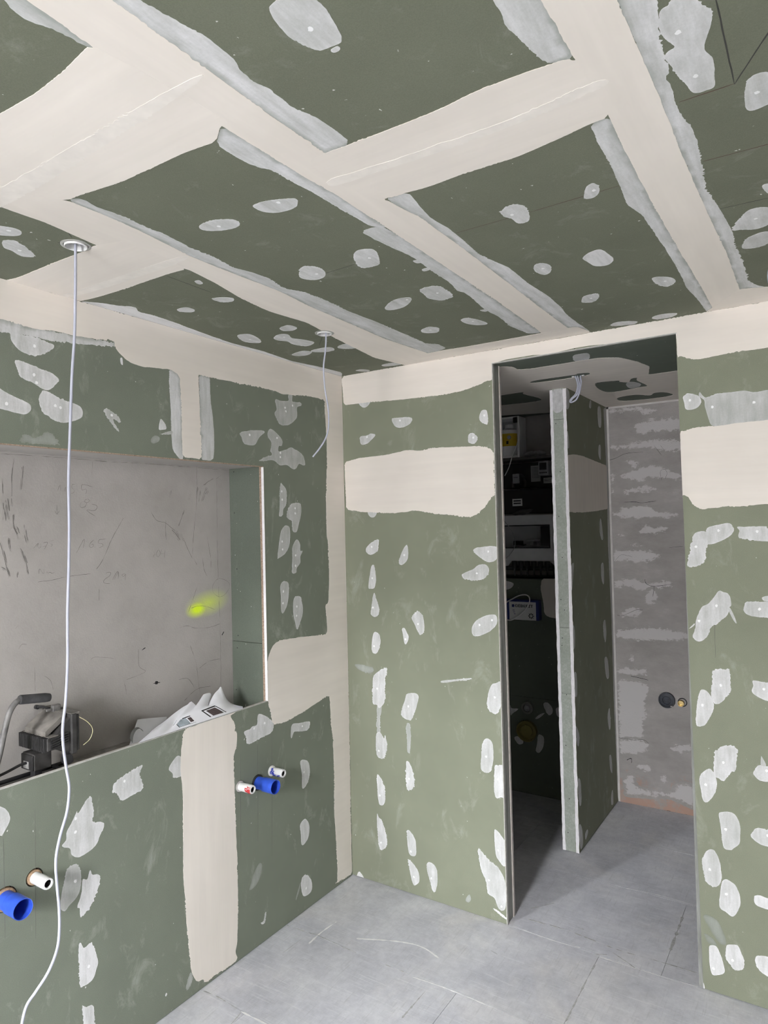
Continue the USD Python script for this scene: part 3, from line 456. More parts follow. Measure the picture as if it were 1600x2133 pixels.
('band',[-3330,0,-3130,0,-3130,1003,-3330,1003],[],{}),
],
'P':[
('band',[752,2104,903,2119,1049,2120,1250,2111,1534,2097,1535,1825,1314,1813,1061,1802,795,1801,742,1812],[],{'rag':1.0}),
('patch',[756,2458,836,2452,828,2370,775,2360],[],{'cover':0.75}),
('patch',[1381,2439,1444,2444,1445,2341,1406,2323,1384,2348],[],{'cover':0.75}),
('patch',[1221,2458,1245,2461,1236,2419,1204,2422],[],{'cover':0.75}),
('patch',[757,2220,796,2230,808,2151,760,2150],[],{'cover':0.75}),
('patch',[1381,2208,1418,2208,1409,2126,1368,2158],[],{'cover':0.75}),
('patch',[763,1767,791,1767,762,1654],[],{'cover':0.75}),
('patch',[1356,1755,1381,1754,1412,1649,1381,1638,1344,1686],[],{'cover':0.75}),
('patch',[783,1507,827,1520,787,1391,757,1391],[],{'cover':0.75}),
('patch',[1352,1485,1402,1489,1399,1371,1355,1402],[],{'cover':0.75}),
('patch',[764,1181,805,1192,806,1090,774,1082],[],{'cover':0.75}),
('patch',[1363,1138,1402,1147,1418,1062,1388,1018,1357,1077],[],{'cover':0.75}),
('patch',[1364,921,1427,910,1445,799,1390,808],[],{'cover':0.75}),
('patch',[778,943,820,936,820,828,781,834],[],{'cover':0.75}),
('patch',[1393,568,1439,609,1450,498,1417,488],[],{'cover':0.75}),
('patch',[785,670,840,601,815,554,788,603],[],{'cover':0.75}),
('patch',[1407,330,1449,310,1454,217,1416,251],[],{'cover':0.75}),
('patch',[793,384,835,362,840,254,804,253],[],{'cover':0.75}),
('patch',[1415,80,1452,112,1459,30,1417,36],[],{'cover':0.75}),
('patch',[790,145,831,123,847,33,801,24],[],{'cover':0.75}),
('patch',[887,65,929,74,938,52,894,32],[],{'cover':0.75}),
('skim',[1509,2456,1584,2470,1568,2137,1569,1631,1589,1100,1594,626,1611,-24,1563,21,1557,314,1541,638,1545,1136,1517,1596,1536,1991,1524,2242],[],{'cover':0.7,'nofade':1}),
],
'K':[
('kband',[620,158,807,109,845,134,863,163,861,230,924,250,1049,247,1185,241,1238,247,1305,292,1354,424,1378,564,1334,747,1396,750,1467,747,1565,730,1873,658,1823,1524,1443,1569,1332,1573,906,1569,564,1529,256,1420,-9,1423],[],{'holes':[[1059,790,1175,790,1177,829,1211,869,1242,789,1272,789,1256,857,1269,1024,1226,1049,1049,1074],[1050,1284,1154,1253,1218,1330,1257,1271,1306,1289,1329,1415,1186,1450,1047,1408],[835,510,1040,508,1045,492,1106,508,1096,554,1020,572,817,563],[489,763,543,762,671,757,659,814,668,1059,415,1063,357,1057]]}),
('patch',[1143,157,1167,123,1218,137,1183,250,1129,244],[],{}),
('patch',[1187,916,1223,868,1251,949,1227,1029,1177,1038],[],{}),
],
'F':[
('plaster',[914,2459,1129,2444,1204,2419,1159,2391,1064,2425,913,2428],[],{'rag':2.2}),
('plaster',[931,2361,984,2363,1062,2334,1082,2356,1177,2366,1333,2355,1337,2281,1200,2287,1124,2275,1086,2285,1068,2327,997,2338,931,2344],[],{'rag':2.2}),
('plaster',[909,2227,993,2226,1135,2240,1223,2239,1335,2222,1336,2164,1245,2159,1171,2184,1077,2192,992,2196,908,2198],[],{'rag':2.2}),
('plaster',[987,2017,994,2044,1073,2072,1168,2086,1254,2060,1330,2022,1332,1984,1240,1996,1147,2001,1102,1984,1039,2001],[],{'rag':2.2}),
('plaster',[1003,2124,1056,2134,1087,2105,1073,2072,1042,2094],[],{'rag':2.2}),
('plaster',[907,2049,942,2040,933,1986,935,1925,905,1920],[],{'rag':2.2}),
('plaster',[985,1936,1069,1952,1127,1969,1189,1946,1189,1929,1113,1923,1023,1914,991,1922],[],{'rag':2.2}),
('plaster',[911,1797,968,1815,1001,1838,1148,1836,1185,1808,1318,1784,1263,1760,1146,1757,1044,1759,947,1775],[],{'rag':2.2}),
('plaster',[1074,1678,1120,1721,1157,1710,1231,1712,1255,1695,1205,1670,1118,1661],[],{'rag':2.2}),
('plaster',[910,1559,1038,1565,1153,1565,1201,1526,1151,1500,1068,1486,1004,1498,912,1491],[],{'rag':2.2}),
('plaster',[907,1375,1065,1392,1109,1367,1246,1383,1251,1345,1095,1314,999,1337,907,1324],[],{'rag':2.2}),
('plaster',[1113,1308,1158,1335,1187,1284,1143,1236,1093,1247],[],{'rag':2.2}),
('plaster',[948,1167,1015,1218,1091,1195,1058,1160,974,1149],[],{'rag':2.2}),
('plaster',[1007,1612,1040,1609,1103,1595,1090,1585,1039,1589],[],{'rag':2.2}),
('plaster',[957,1667,986,1670,992,1649,966,1646],[],{'rag':2.2}),
('plaster',[911,1063,1125,1095,1336,1079,1338,1038,1236,1019,1093,1008,913,1023],[],{'rag':2.2}),
('plaster',[915,828,1088,842,1105,810,1028,790,915,804],[],{'rag':2.2}),
('plaster',[916,736,1091,749,1107,702,1087,628,1091,568,1071,475,1064,419,918,394],[],{'rag':2.2}),
('plaster',[930,381,1063,401,1102,365,1055,321,933,302],[],{'rag':2.2}),
('plaster',[953,158,998,178,1037,107,1208,110,1254,166,1344,172,1343,50,1207,81,976,47,953,73],[],{'rag':2.2}),
('plaster',[990,903,1026,912,1031,882,1001,879],[],{'rag':2.2}),
('plaster',[1154,195,1189,213,1199,173,1170,162],[],{'rag':2.2}),
('plaster',[1041,259,1110,247,1086,212,1029,220],[],{'rag':2.2}),
('plaster',[1227,385,1327,424,1337,379,1260,355],[],{'rag':2.2}),
('line',[911,2132,958,2144,1018,2167,1121,2169],[],{'w':1.5,'col':'crack'}),
('line',[996,1865,1067,1863,1105,1857,1187,1865],[],{'w':2.0,'col':'crack'}),
('line',[1106,1387,1115,1361,1158,1347,1251,1361],[],{'w':2.2,'col':'crack'}),
('line',[1158,1347,1156,1316,1149,1283],[],{'w':2.0,'col':'crack'}),
('line',[925,1491,966,1535,1011,1532,1037,1524],[],{'w':1.0,'col':'crack'}),
('line',[1252,1582,1330,1588],[],{'w':1.2,'col':'crack'}),
('line',[935,1160,968,1158,1053,1199,1091,1199],[],{'w':1.5,'col':'crack'}),
('line',[1185,2203,1226,2140],[],{'w':1.0,'col':'crack'}),
('line',[1222,2200,1245,2165],[],{'w':1.0,'col':'crack'}),
('line',[1221,1990,1217,2043,1242,2054,1253,2027,1240,1996],[],{'w':1.0,'col':'crack'}),
('line',[1005,788,1057,781,1109,773],[],{'w':2.0,'col':'crack'}),
('line',[918,396,1004,395,1069,405,1097,388],[],{'w':1.4,'col':'crack'}),
('line',[965,264,992,278,994,251],[],{'w':3.0,'col':'crack'}),
('line',[998,-3,1022,-8,1010,-16,1045,-12,1080,-5,1120,-2],[],{'w':2.0,'col':'crack'}),
('line',[1165,-2,1204,1,1237,-7,1281,-4],[],{'w':2.0,'col':'crack'}),
('line',[1292,-1,1344,-2],[],{'w':2.5,'col':'crack'}),
('line',[924,-6,992,-5],[],{'w':2.0,'col':'crack'}),
],
'N':[
('line',[-1408,1896,-1395,1921,-1395,1896],[],{'w':0.8,'col':'pencil'}),
('line',[-1382,1898,-1375,1915,-1375,1897],[],{'w':0.8,'col':'pencil'}),
('line',[-1339,1926,-1349,1925,-1351,1912,-1343,1905,-1345,1895,-1359,1894],[],{'w':0.8,'col':'pencil'}),
('line',[-1333,1896,-1335,1889],[],{'w':0.8,'col':'pencil'}),
('line',[-1268,1919,-1310,1926,-1312,1907,-1296,1910,-1295,1897,-1301,1892],[],{'w':0.8,'col':'pencil'}),
('line',[-1292,1875,-1282,1868,-1294,1860,-1303,1867,-1292,1875],[],{'w':1.0,'col':'pencil'}),
('line',[-1294,1860,-1302,1845,-1318,1843,-1320,1856,-1307,1864,-1294,1860],[],{'w':1.0,'col':'pencil'}),
('line',[-1276,1856,-1254,1850,-1254,1839,-1267,1831,-1295,1833,-1260,1810],[],{'w':1.0,'col':'pencil'}),
('line',[-1409,1852,-1408,1817,-1418,1834],[],{'w':1.0,'col':'pencil'}),
('line',[-1408,1817,-1399,1832],[],{'w':1.0,'col':'pencil'}),
('line',[-1392,1811,-1403,1809,-1403,1803,-1394,1801,-1397,1793,-1405,1793],[],{'w':1.0,'col':'pencil'}),
('line',[-1494,1702,-1476,1719,-1484,1703],[],{'w':1.0,'col':'pencil'}),
('line',[-1476,1713,-1467,1715,-1470,1703,-1478,1703,-1476,1713],[],{'w':1.0,'col':'pencil'}),
('line',[-1460,1718,-1444,1720,-1457,1694],[],{'w':1.0,'col':'pencil'}),
('line',[-1461,1706,-1448,1708],[],{'w':1.0,'col':'pencil'}),
('line',[-1445,1706,-1447,1700],[],{'w':1.0,'col':'pencil'}),
('line',[-1421,1727,-1436,1724,-1438,1716,-1428,1714,-1428,1707,-1438,1705],[],{'w':1.0,'col':'pencil'}),
('line',[-1337,1678,-1306,1728,-1310,1696],[],{'w':0.9,'col':'pencil'}),
('line',[-1294,1723,-1301,1711,-1297,1698,-1288,1706,-1291,1723,-1294,1723],[],{'w':0.9,'col':'pencil'}),
('line',[-1268,1723,-1283,1710,-1283,1697,-1271,1699,-1271,1708,-1282,1705],[],{'w':0.9,'col':'pencil'}),
('line',[-1263,1698,-1266,1692],[],{'w':0.9,'col':'pencil'}),
('line',[-1218,1725,-1244,1724,-1249,1711,-1235,1709,-1230,1700,-1247,1694],[],{'w':0.9,'col':'pencil'}),
('line',[-1220,1599,-1202,1600,-1202,1589,-1227,1573,-1228,1562,-1201,1557],[],{'w':1.0,'col':'pencil'}),
('line',[-1193,1570,-1170,1602,-1168,1571],[],{'w':1.0,'col':'pencil'}),
('line',[-1248,1542,-1250,1497],[],{'w':1.0,'col':'pencil'}),
('line',[-1481,1586,-1427,1589,-1366,1597,-1280,1600],[],{'w':1.0,'col':'pencil'}),
('line',[-1601,2016,-1443,2018,-1153,2017],[],{'w':1.0,'col':'pencil'}),
('line',[-1268,2012,-1272,1967],[],{'w':1.0,'col':'pencil'}),
('line',[-1477,1613,-1473,1631,-1460,1612,-1458,1630],[],{'w':1.0,'col':'pencil'}),
('line',[-1450,1613,-1448,1619,-1444,1614,-1435,1616,-1431,1612,-1418,1615],[],{'w':1.0,'col':'pencil'}),
('line',[-1184,1572,-1167,1599,-1166,1577],[],{'w':0.9,'col':'pencil'}),
('line',[-1137,1590,-1152,1587,-1144,1580,-1135,1588,-1140,1562],[],{'w':0.9,'col':'pencil'}),
('line',[-1006,1647,-995,1677,-998,1651],[],{'w':0.9,'col':'pencil'}),
('line',[-981,1676,-992,1660,-984,1646,-973,1659,-979,1676],[],{'w':0.9,'col':'pencil'}),
('line',[-964,1678,-970,1659,-947,1661],[],{'w':0.9,'col':'pencil'}),
('line',[-950,1672,-953,1640],[],{'w':0.9,'col':'pencil'}),
('line',[-1254,2015,-1054,2020,-787,2020,-588,2019],[],{'w':0.9,'col':'pencil'}),
('line',[-777,2043,-777,1971],[],{'w':0.9,'col':'pencil'}),
('line',[-662,1976,-666,1772,-665,1544,-658,1264,-661,1063],[],{'w':0.9,'col':'pencil'}),
('line',[-661,1536,-631,1528,-600,1508,-608,1478,-636,1457,-663,1455,-693,1473,-699,1501,-682,1525,-661,1536],[],{'w':0.9,'col':'pencil'}),
('line',[-775,1971,-781,1862,-792,1784,-803,1700,-806,1647,-784,1602],[],{'w':1.1,'col':'pencil'}),
('line',[-942,1794,-945,1757,-942,1714],[],{'w':1.1,'col':'pencil'}),
('line',[-723,1718,-715,1673,-706,1622,-707,1567],[],{'w':1.1,'col':'pencil'}),
('line',[-751,1629,-746,1584,-727,1548],[],{'w':1.1,'col':'pencil'}),
('line',[-1014,1827,-987,1794,-948,1785,-925,1770,-890,1746,-855,1717,-832,1672,-802,1622],[],{'w':1.1,'col':'pencil'}),
('line',[-1141,1804,-1192,1726,-1231,1650,-1260,1614],[],{'w':1.1,'col':'pencil'}),
('line',[-779,1523,-805,1467,-834,1407],[],{'w':1.1,'col':'pencil'}),
('line',[-819,1422,-781,1427,-737,1420,-685,1399],[],{'w':1.1,'col':'pencil'}),
('line',[-828,1266,-799,1189,-788,1114,-780,1059],[],{'w':1.1,'col':'pencil'}),
('line',[-1083,1293,-1081,1226,-1053,1199,-1141,1185],[],{'w':1.1,'col':'pencil'}),
('line',[-1151,1191,-1137,1123],[],{'w':1.1,'col':'pencil'}),
('line',[-881,1348,-839,1350,-790,1333,-713,1328,-659,1335],[],{'w':1.1,'col':'pencil'}),
('line',[-781,1161,-729,1181,-660,1181],[],{'w':1.1,'col':'pencil'}),
('line',[-891,1135,-843,1130,-808,1084],[],{'w':1.1,'col':'pencil'}),
('line',[-863,1043,-795,1076,-719,1072],[],{'w':1.1,'col':'pencil'}),
('line',[-916,1917,-923,1884],[],{'w':1.8,'col':'pencil'}),
('line',[-773,1937,-777,1882],[],{'w':1.8,'col':'pencil'}),
('line',[-761,1922,-771,1872],[],{'w':1.8,'col':'pencil'}),
('line',[-722,1938,-752,1873],[],{'w':1.8,'col':'pencil'}),
('line',[-715,1924,-732,1903],[],{'w':1.8,'col':'pencil'}),
('line',[-846,1837,-878,1770],[],{'w':1.8,'col':'pencil'}),
('line',[-913,1756,-879,1722],[],{'w':1.8,'col':'pencil'}),
('line',[-902,1746,-870,1707],[],{'w':1.8,'col':'pencil'}),
('line',[-890,1751,-855,1707],[],{'w':1.8,'col':'pencil'}),
('line',[-867,1741,-858,1726],[],{'w':1.8,'col':'pencil'}),
('line',[-814,1906,-824,1876],[],{'w':1.8,'col':'pencil'}),
('line',[-678,1981,-711,1964,-738,1948],[],{'w':1.8,'col':'pencil'}),
('line',[-640,1993,-671,1976],[],{'w':1.8,'col':'pencil'}),
('line',[-1556,2004,-1564,1953,-1565,1875],[],{'w':2.5,'col':'pencil'}),
('line',[-1527,1979,-1531,1927,-1535,1896],[],{'w':2.5,'col':'pencil'}),
('line',[-1595,1936,-1592,1882],[],{'w':2.5,'col':'pencil'}),
('line',[-1594,1855,-1585,1794],[],{'w':3.0,'col':'pencil'}),
('line',[-1586,1863,-1577,1809],[],{'w':3.0,'col':'pencil'}),
('line',[-1575,1867,-1571,1825],[],{'w':3.0,'col':'pencil'}),
('line',[-1567,1871,-1565,1840],[],{'w':3.0,'col':'pencil'}),
('line',[-1590,1825,-1589,1798],[],{'w':3.0,'col':'pencil'}),
('line',[-1581,1848,-1579,1798],[],{'w':3.0,'col':'pencil'}),
('line',[-1558,1817,-1557,1774,-1543,1746],[],{'w':3.0,'col':'pencil'}),
('line',[-1555,1770,-1545,1735],[],{'w':3.0,'col':'pencil'}),
('line',[-1547,1774,-1539,1750],[],{'w':3.0,'col':'pencil'}),
('line',[-1525,1782,-1520,1746,-1512,1718],[],{'w':3.0,'col':'pencil'}),
('line',[-1578,1740,-1575,1701,-1563,1691],[],{'w':3.0,'col':'pencil'}),
('line',[-1605,1725,-1594,1682,-1578,1612],[],{'w':3.0,'col':'pencil'}),
('line',[-1583,1643,-1572,1612],[],{'w':3.0,'col':'pencil'}),
('line',[-1538,1703,-1523,1667,-1511,1611],[],{'w':3.0,'col':'pencil'}),
('line',[-1534,1695,-1519,1651],[],{'w':3.0,'col':'pencil'}),
('line',[-1547,1626,-1547,1610],[],{'w':3.0,'col':'pencil'}),
('line',[-1598,1641,-1583,1632],[],{'w':3.0,'col':'pencil'}),
('line',[-1558,1437,-1547,1447,-1531,1433,-1525,1440],[],{'w':0.8,'col':'pencil'}),
('line',[-1548,1369,-1536,1383,-1518,1380],[],{'w':0.8,'col':'pencil'}),
('line',[-1483,1450,-1471,1452,-1475,1441,-1469,1434],[],{'w':0.8,'col':'pencil'}),
('line',[-1461,1263,-1440,1243,-1430,1208],[],{'w':0.8,'col':'pencil'}),
('line',[-1495,1301,-1494,1214],[],{'w':0.8,'col':'pencil'}),
('line',[-1287,1284,-1270,1294,-1188,1275],[],{'w':0.8,'col':'pencil'}),
('line',[-1008,1147,-994,1144],[],{'w':9.0,'col':'crack'}),
('line',[-1016,1146,-983,1143],[],{'w':2.5,'col':'crack'}),
('line',[-1067,1286,-1050,1293],[],{'w':3.0,'col':'crack'}),
('line',[-649,1283,-637,1297],[],{'w':5.0,'col':'crack'}),
],
'G':[
('line',[892,90,1049,98,1166,87,1287,74,1415,82],[],{'w':5.0,'col':'floorcrack'}),
('line',[1415,82,1480,85,1584,86],[],{'w':4.0,'col':'floorcrack'}),
('line',[1464,453,1464,320,1463,180],[],{'w':9.0,'col':'floorcrack'}),
('line',[1229,-67,1228,-152,1229,-321,1230,-423],[],{'w':5.0,'col':'floorcrack'}),
('line',[1268,46,1328,16,1367,-7],[],{'w':3.0,'col':'floorcrack'}),
('line',[1211,-2,1257,22],[],{'w':4.0,'col':'floorcrack'}),
('line',[1052,148,1132,139],[],{'w':3.0,'col':'floorcrack'}),
('line',[870,174,950,272],[],{'w':3.0,'col':'floorcrack'}),
('line',[841,-196,879,-206],[],{'w':2.0,'col':'floorcrack'}),
('line',[-1,-497,112,-491,161,-484,262,-489,379,-495],[],{'w':3.0,'col':'floorcrack'}),
('line',[520,-496,628,-494],[],{'w':3.0,'col':'floorcrack'}),
('line',[171,-550,166,-459,175,-360],[],{'w':6.0,'col':'floorlight'}),
('line',[12,-982,95,-977,216,-986],[],{'w':4.0,'col':'floorcrack'}),
('line',[216,-986,346,-984],[],{'w':5.0,'col':'floorlight'}),
('line',[733,-543,731,-713],[],{'w':5.0,'col':'floorcrack'}),
('line',[219,-989,232,-1054],[],{'w':3.0,'col':'floorcrack'}),
('line',[117,-653,124,-536],[],{'w':2.0,'col':'floorcrack'}),
('line',[322,-416,476,-345,585,-322,686,-350],[],{'w':5.0,'col':'floorlight'}),
('line',[858,8,1044,-1,1153,10],[],{'w':3.0,'col':'floorlight'}),
('line',[1221,-8,1367,-7,1512,-2,1595,6],[],{'w':4.0,'col':'floorlight'}),
('line',[1195,568,1332,582,1504,578],[],{'w':2.5,'col':'floorlight'}),
('line',[652,-502,802,-491,957,-493],[],{'w':4.0,'col':'floorlight'}),
],
'T':[
('patch',[272,567,279,537,320,540,325,533,286,502,272,490],[],{}),
('patch',[498,595,534,600,559,563,548,527,527,529,512,547],[],{}),
('patch',[442,493,475,522,506,534,474,502,453,489],[],{}),
('patch',[580,571,600,578,601,524,584,531],[],{}),
('patch',[295,344,315,358,352,343,352,317,319,310],[],{}),
('patch',[460,389,494,379,490,319,462,274,439,286,451,338],[],{}),
('patch',[260,1368,316,1357,310,1333,284,1316,259,1318],[],{}),
('band',[513,1392,613,1394,640,1137,544,1148,521,1169,518,1238,501,1330],[],{}),
],
}


def dress(s, wall, clip, skim_m, bands_m):
    """lays the coats of filler, the screw spots and the drawn lines on one surface"""
    bands = [ragged(p, i, k, o.get('rag', .7)) for i, (k, p, d, o) in enumerate(DATA[s]) if k == 'band']
    joined = unary_union(bands).intersection(clip) if bands else None
    rnd = random.Random(sum(map(ord, s)))
    marks, scuffs = [], []
    for i, (kind, p, dots, o) in enumerate(DATA[s]):
        if kind == 'line':
            if s == 'N' and o['col'] == 'pencil':
                if o['w'] > 1.5: scuffs += [ribbon(s, np.array(p, float) + np.array([rnd.uniform(-5, 5), rnd.uniform(-4, 4)] * (len(p) // 2)) * (q > 0), o['w'] * .8, .00022 + .00001 * q, i * 7 + q, True, .47) for q in range(4)]
                else: marks.append(ribbon(s, p, o['w'] * .85, .00025, i, True, .22))
                continue
            part(wall, {'crack': 'crack', 'floorcrack': 'groove', 'floorlight': 'scrape'}.get(o['col'], 'pencil_line'), ribbon(s, p, o['w'], .0003 if s != 'F' else .0012, i, True, .3 if s == 'G' else 0.), mark_mats['faint' if s in 'LB' and o['col'] == 'pencil' else o['col']]); continue
        if kind == 'kband':
            g = ragged(p, i, kind, .6).difference(unary_union([ragged(q, 50 + k, 'patch', 1.) for k, q in enumerate(o['holes'])])).intersection(clip)
            v, f, c = coat(s, g, .0012, .05); part(wall, 'joint_filler', (v, f), bands_m(g)); continue
        g = ragged(p, i, kind, o.get('rag', .7 if kind == 'band' else 1.)).intersection(clip)
        if g.is_empty or g.area < 4e-6: continue
        if kind == 'tape':
            v, f, c = coat(s, g, .00115, .05); part(wall, 'tape_ridge', (v, f), tape_m); continue
        if kind == 'band':
            v, f, c = coat(s, g, .0007 + .00004 * (i % 9), .06); part(wall, 'joint_filler', (v, f), bands_m(g)); continue
        base = o.get('cover', rnd.uniform(.68, .84))
        if kind == 'skim':
            fade = not o.get('nofade') and joined is not None
            def cf(A, g, base=base, fade=fade):
                c = np.full(len(A), base) + .10 * (meshkit.noise(np.c_[A * 22, np.zeros(len(A))], 4) - .5)
                if fade:
                    d = shapely.distance(shapely.points(A), joined); t = np.clip((d + .012 * (meshkit.noise(np.c_[A * 40, np.zeros(len(A))], 9) - .4)) / .012, 0, 1); c = c * (.42 + .58 * t * t * (3 - 2 * t))
                return c
            v, f, c = coat(s, g, .00028 + .00002 * (i % 7), .008, cf); part(wall, 'skim_filler', (v, f), skim_m, cover=c)
        elif kind == 'plaster':
            g = g.buffer(.012).intersection(clip); v, f, c = coat(s, g, .0002 + .00007 * (i % 13), .012, lambda A, g: np.clip(shapely.distance(shapely.points(A), g.exterior) / .038, 0, 1) * .95); part(wall, 'plaster_coat', (v, f), skim_m, cover=c)
        else:
            def cf(A, g, base=base):
                d = shapely.distance(shapely.points(A), g.exterior); return base + (.10 * np.exp(-(d / .004) ** 2) if base > .4 else -.1 * np.exp(-(d / .006) ** 2)) + .14 * (meshkit.noise(np.c_[A * 30, np.full(len(A), i)], 4) - .5)
            v, f, c = coat(s, g, .00048 + .00002 * (i % 7), .007, cf); pa = part(wall, 'filler_patch', (v, f), skim_m, cover=c)
            for q in np.array(dots, float).reshape(-1, 2) / 1000.:
                a = np.linspace(0, 2 * math.pi, 11)[:-1]; r = .0047 * (1 + .22 * np.array([rnd.uniform(-1, 1) for _ in a])); D = q + np.stack([np.cos(a) * r, np.sin(a) * r * 1.1], 1)
                v, f, c = coat(s, Polygon(D), .0008, .02); part(pa, 'screw_spot', (v, f), spot_white)
    if scuffs: part(wall, 'scuff_marks', cat(scuffs), pencil_soft, 'rubbed pencil scuffs on the plaster', kind='stuff')
    if marks: part(wall, 'pencil_marks', cat(marks), mark_mats['faint'], 'faint pencil figures, lines and scuffs on the plaster', kind='stuff')
def holes(poly, circles):
    for x, y, r in circles: poly = poly.difference(Point(x, y).buffer(r, 24))
    return poly

# ------------------------------------------------------------------ ceiling
SPOTS = [(.3907, -1.7039), (.4075, -.6552)]
ceil = thing('ceiling', 'green plasterboard ceiling with cream filled joints over the main room', kind='structure')
cuts = {(-.10, .515): [-2.9, -1.55], (.515, 1.160): [-1.97], (1.160, 1.767): [-3.2, -1.565], (1.767, 2.40): [-2.5], (2.40, XE + .1): [-1.2, -3.]}
for (x0, x1), ys in cuts.items():
    e = [YE - .1] + sorted(ys) + [.0]
    for a, b in zip(e[:-1], e[1:]):
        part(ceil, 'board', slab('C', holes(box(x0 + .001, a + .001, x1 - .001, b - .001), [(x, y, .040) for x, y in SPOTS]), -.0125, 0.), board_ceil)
dress('C', ceil, holes(box(0, YE, XE, 0), [(x, y, .0385) for x, y in SPOTS]), skim_y, lambda g: filler_x if (g.bounds[2] - g.bounds[0]) > .75 * (g.bounds[3] - g.bounds[1]) else filler_y)
blocker_slab = tag(define('/World/ceiling_slab', *(lambda q: (q.vertices, q.faces))(bx(-.6, XE + .2, YE - .2, YF + .2, H + .25, H + .45)), plain('light_blocker_dark', (.2, .2, .2), .9)), 'added unseen slab above the suspended ceiling that blocks light', kind='structure')  # added lid, out of view: blocks light so the ceiling openings stay dark

# ------------------------------------------------------------------ left wall with its recess
bead = plain('corner_bead', (.50, .49, .46), .8, var=.15, scale=60.)
wl = thing('wall_left', 'green plasterboard left wall with a wide shelf recess and white filler', kind='structure')
PIPES = [(-.7615, .6955, .0235), (-.659, .677, .0335), (-.571, .699, .0235), (-1.620, .706, .0265), (-1.709, .681, .036)]
YN = -2.55
wallpoly = box(YE, .002, 0, H - .001).difference(box(YN, ZL, YO, ZT))
def L_board(x): return holes(x.intersection(wallpoly), PIPES)
YV, YW, ZM = -.9904, -.9245, 1.09
for q in (box(YE, ZT - .0, -2.0, H), box(-2.0 + .002, ZT, YV - .001, H), box(YV + .001, ZT, YO, H), box(YO, ZM + .001, 0, H), box(YO, ZL, 0, ZM - .001),
          box(YE, 0, -2.15, ZT), box(-2.148, 0, YW - .001, ZL), box(YW + .001, 0, 0, ZL)):
    g = L_board(q)
    if not g.is_empty: part(wl, 'board', slab('L', g, -.0125, 0.), board)
osb = box(YE, .0, .0, H).difference(box(YN, ZL - .004, YO + .001, ZT + .001)); part(wl, 'chipboard_backing', slab('L', holes(osb, PIPES), -.0265, -.0128), wood_strip, 'raw chipboard edge behind the plasterboard')
part(wl, 'cut_edge', slab('L', box(YO - .0008, ZL, YO + .0004, ZT), -.0125, .0012), gypsum_core, 'white filled plasterboard edge')
part(wl, 'cut_edge', slab('L', box(YN, ZL - .002, YO, ZL + .0006), -.012, .0009), bead)
part(wl, 'cut_edge', slab('L', box(YN, ZT - .0006, YO, ZT + .0025), -.0122, .0010), wood_strip)
dress('L', wl, holes(wallpoly, PIPES), skim_z, lambda g: filler_z if (g.bounds[2] - g.bounds[0]) < 1.2 else filler_y)
plaster = M('grey_plaster', {'g': ('geometry', {}), 'n': ('noise_texture', {'scale': 4., 'detail': 7., 'roughness': .65}), 'r': ('rgb_ramp', {'ramp': [(.3, (.345, .325, .305)), (.7, (.43, .405, .38))]}), 'n2': ('noise_texture', {'scale': 160., 'detail': 4.}),
    'b': ('bump', {'strength': .35, 'distance': .002}), 'g2': ('geometry', {}), 'k': ('mapping', {'mapping_type': 'texture', 'location': (DN, -.785, 1.414), 'scale': (1., .072, .042), 'rotation': (.10, 0., 0.)}), 'gr': ('gradient_texture', {'gradient_type': 'spherical'}),
    'q': ('map_range', {'from_min': .05, 'from_max': .75, 'to_min': 0., 'to_max': 1., 'clamp': True}), 'y': ('mix', {'mix_type': 'mix', 'color2': (.80, 1.0, .03)}),
    'k2': ('mapping', {'mapping_type': 'texture', 'location': (DN, -.728, 1.433), 'scale': (1., .13, .06), 'rotation': (.12, 0., 0.)}), 'gr2': ('gradient_texture', {'gradient_type': 'spherical'}), 'q2': ('map_range', {'from_min': 0., 'from_max': .9, 'to_min': 0., 'to_max': .55, 'clamp': True}), 'mx': ('math', {'math_type': 'maximum'}),
    'p': ('principled_bsdf', {'roughness': .85})},
    [('g.position', 'n.vector'), ('g.position', 'n2.vector'), ('n.fac', 'r.fac'), ('n2.fac', 'b.height'), ('b.normal', 'p.normal'), ('g2.position', 'k.vector'), ('k.vector', 'gr.vector'), ('gr.fac', 'q.value'), ('g2.position', 'k2.vector'), ('k2.vector', 'gr2.vector'), ('gr2.fac', 'q2.value'), ('q.result', 'mx.value1'), ('q2.result', 'mx.value2'), ('mx.value', 'y.fac'), ('r.color', 'y.color1'), ('y.color', 'p.base_color')])
wn = thing('wall_recess', 'grey plaster wall at the back of the recess with pencil figures and a yellow spray mark', kind='structure')
part(wn, 'plaster', slab('N', box(YN - .1, ZL - .2, YO + .1, ZT + .12), -.05, 0.), plaster)
part(wn, 'soffit', bx(DN, -.027, YN, YO + .02, ZT + .004, ZT + .03), plaster)
side = thing('wall_recess_side', 'dark green boarded cheek closing the far end of the recess', kind='structure')
z0 = 1.2496
for a, b in ((ZL - .1, z0 - .001), (z0 + .001, ZT + .004)): part(side, 'board', bx(DN - .02, -.0267, YO, YO + .0125, a, b), board_dark)
for px, pz in [(-.1804, 2.0106), (-.182, 1.825), (-.1716, 1.573), (-.172, 1.275), (-.1787, 1.2198), (-.1893, 1.0317)]: part(side, 'screw_hole', lathe([(YO - .0006, .0028), (YO - .0006, .0001)], 'y', (px, 0, pz), 10), mark_mats['crack'])
ledge = thing('trim_1', 'dusty grey ledge board along the bottom of the recess', kind='structure')
ledge_mat = plain('ledge_dust', (.27, .255, .235), .9, var=.35, scale=30., bump=.4)
part(ledge, 'board', bx(DN, -.0345, YN, YO, ZL - .075, ZL - .053), ledge_mat)
dress('N', wn, box(YN, ZL - .1, YO, ZT), skim_z, lambda g: filler_z)

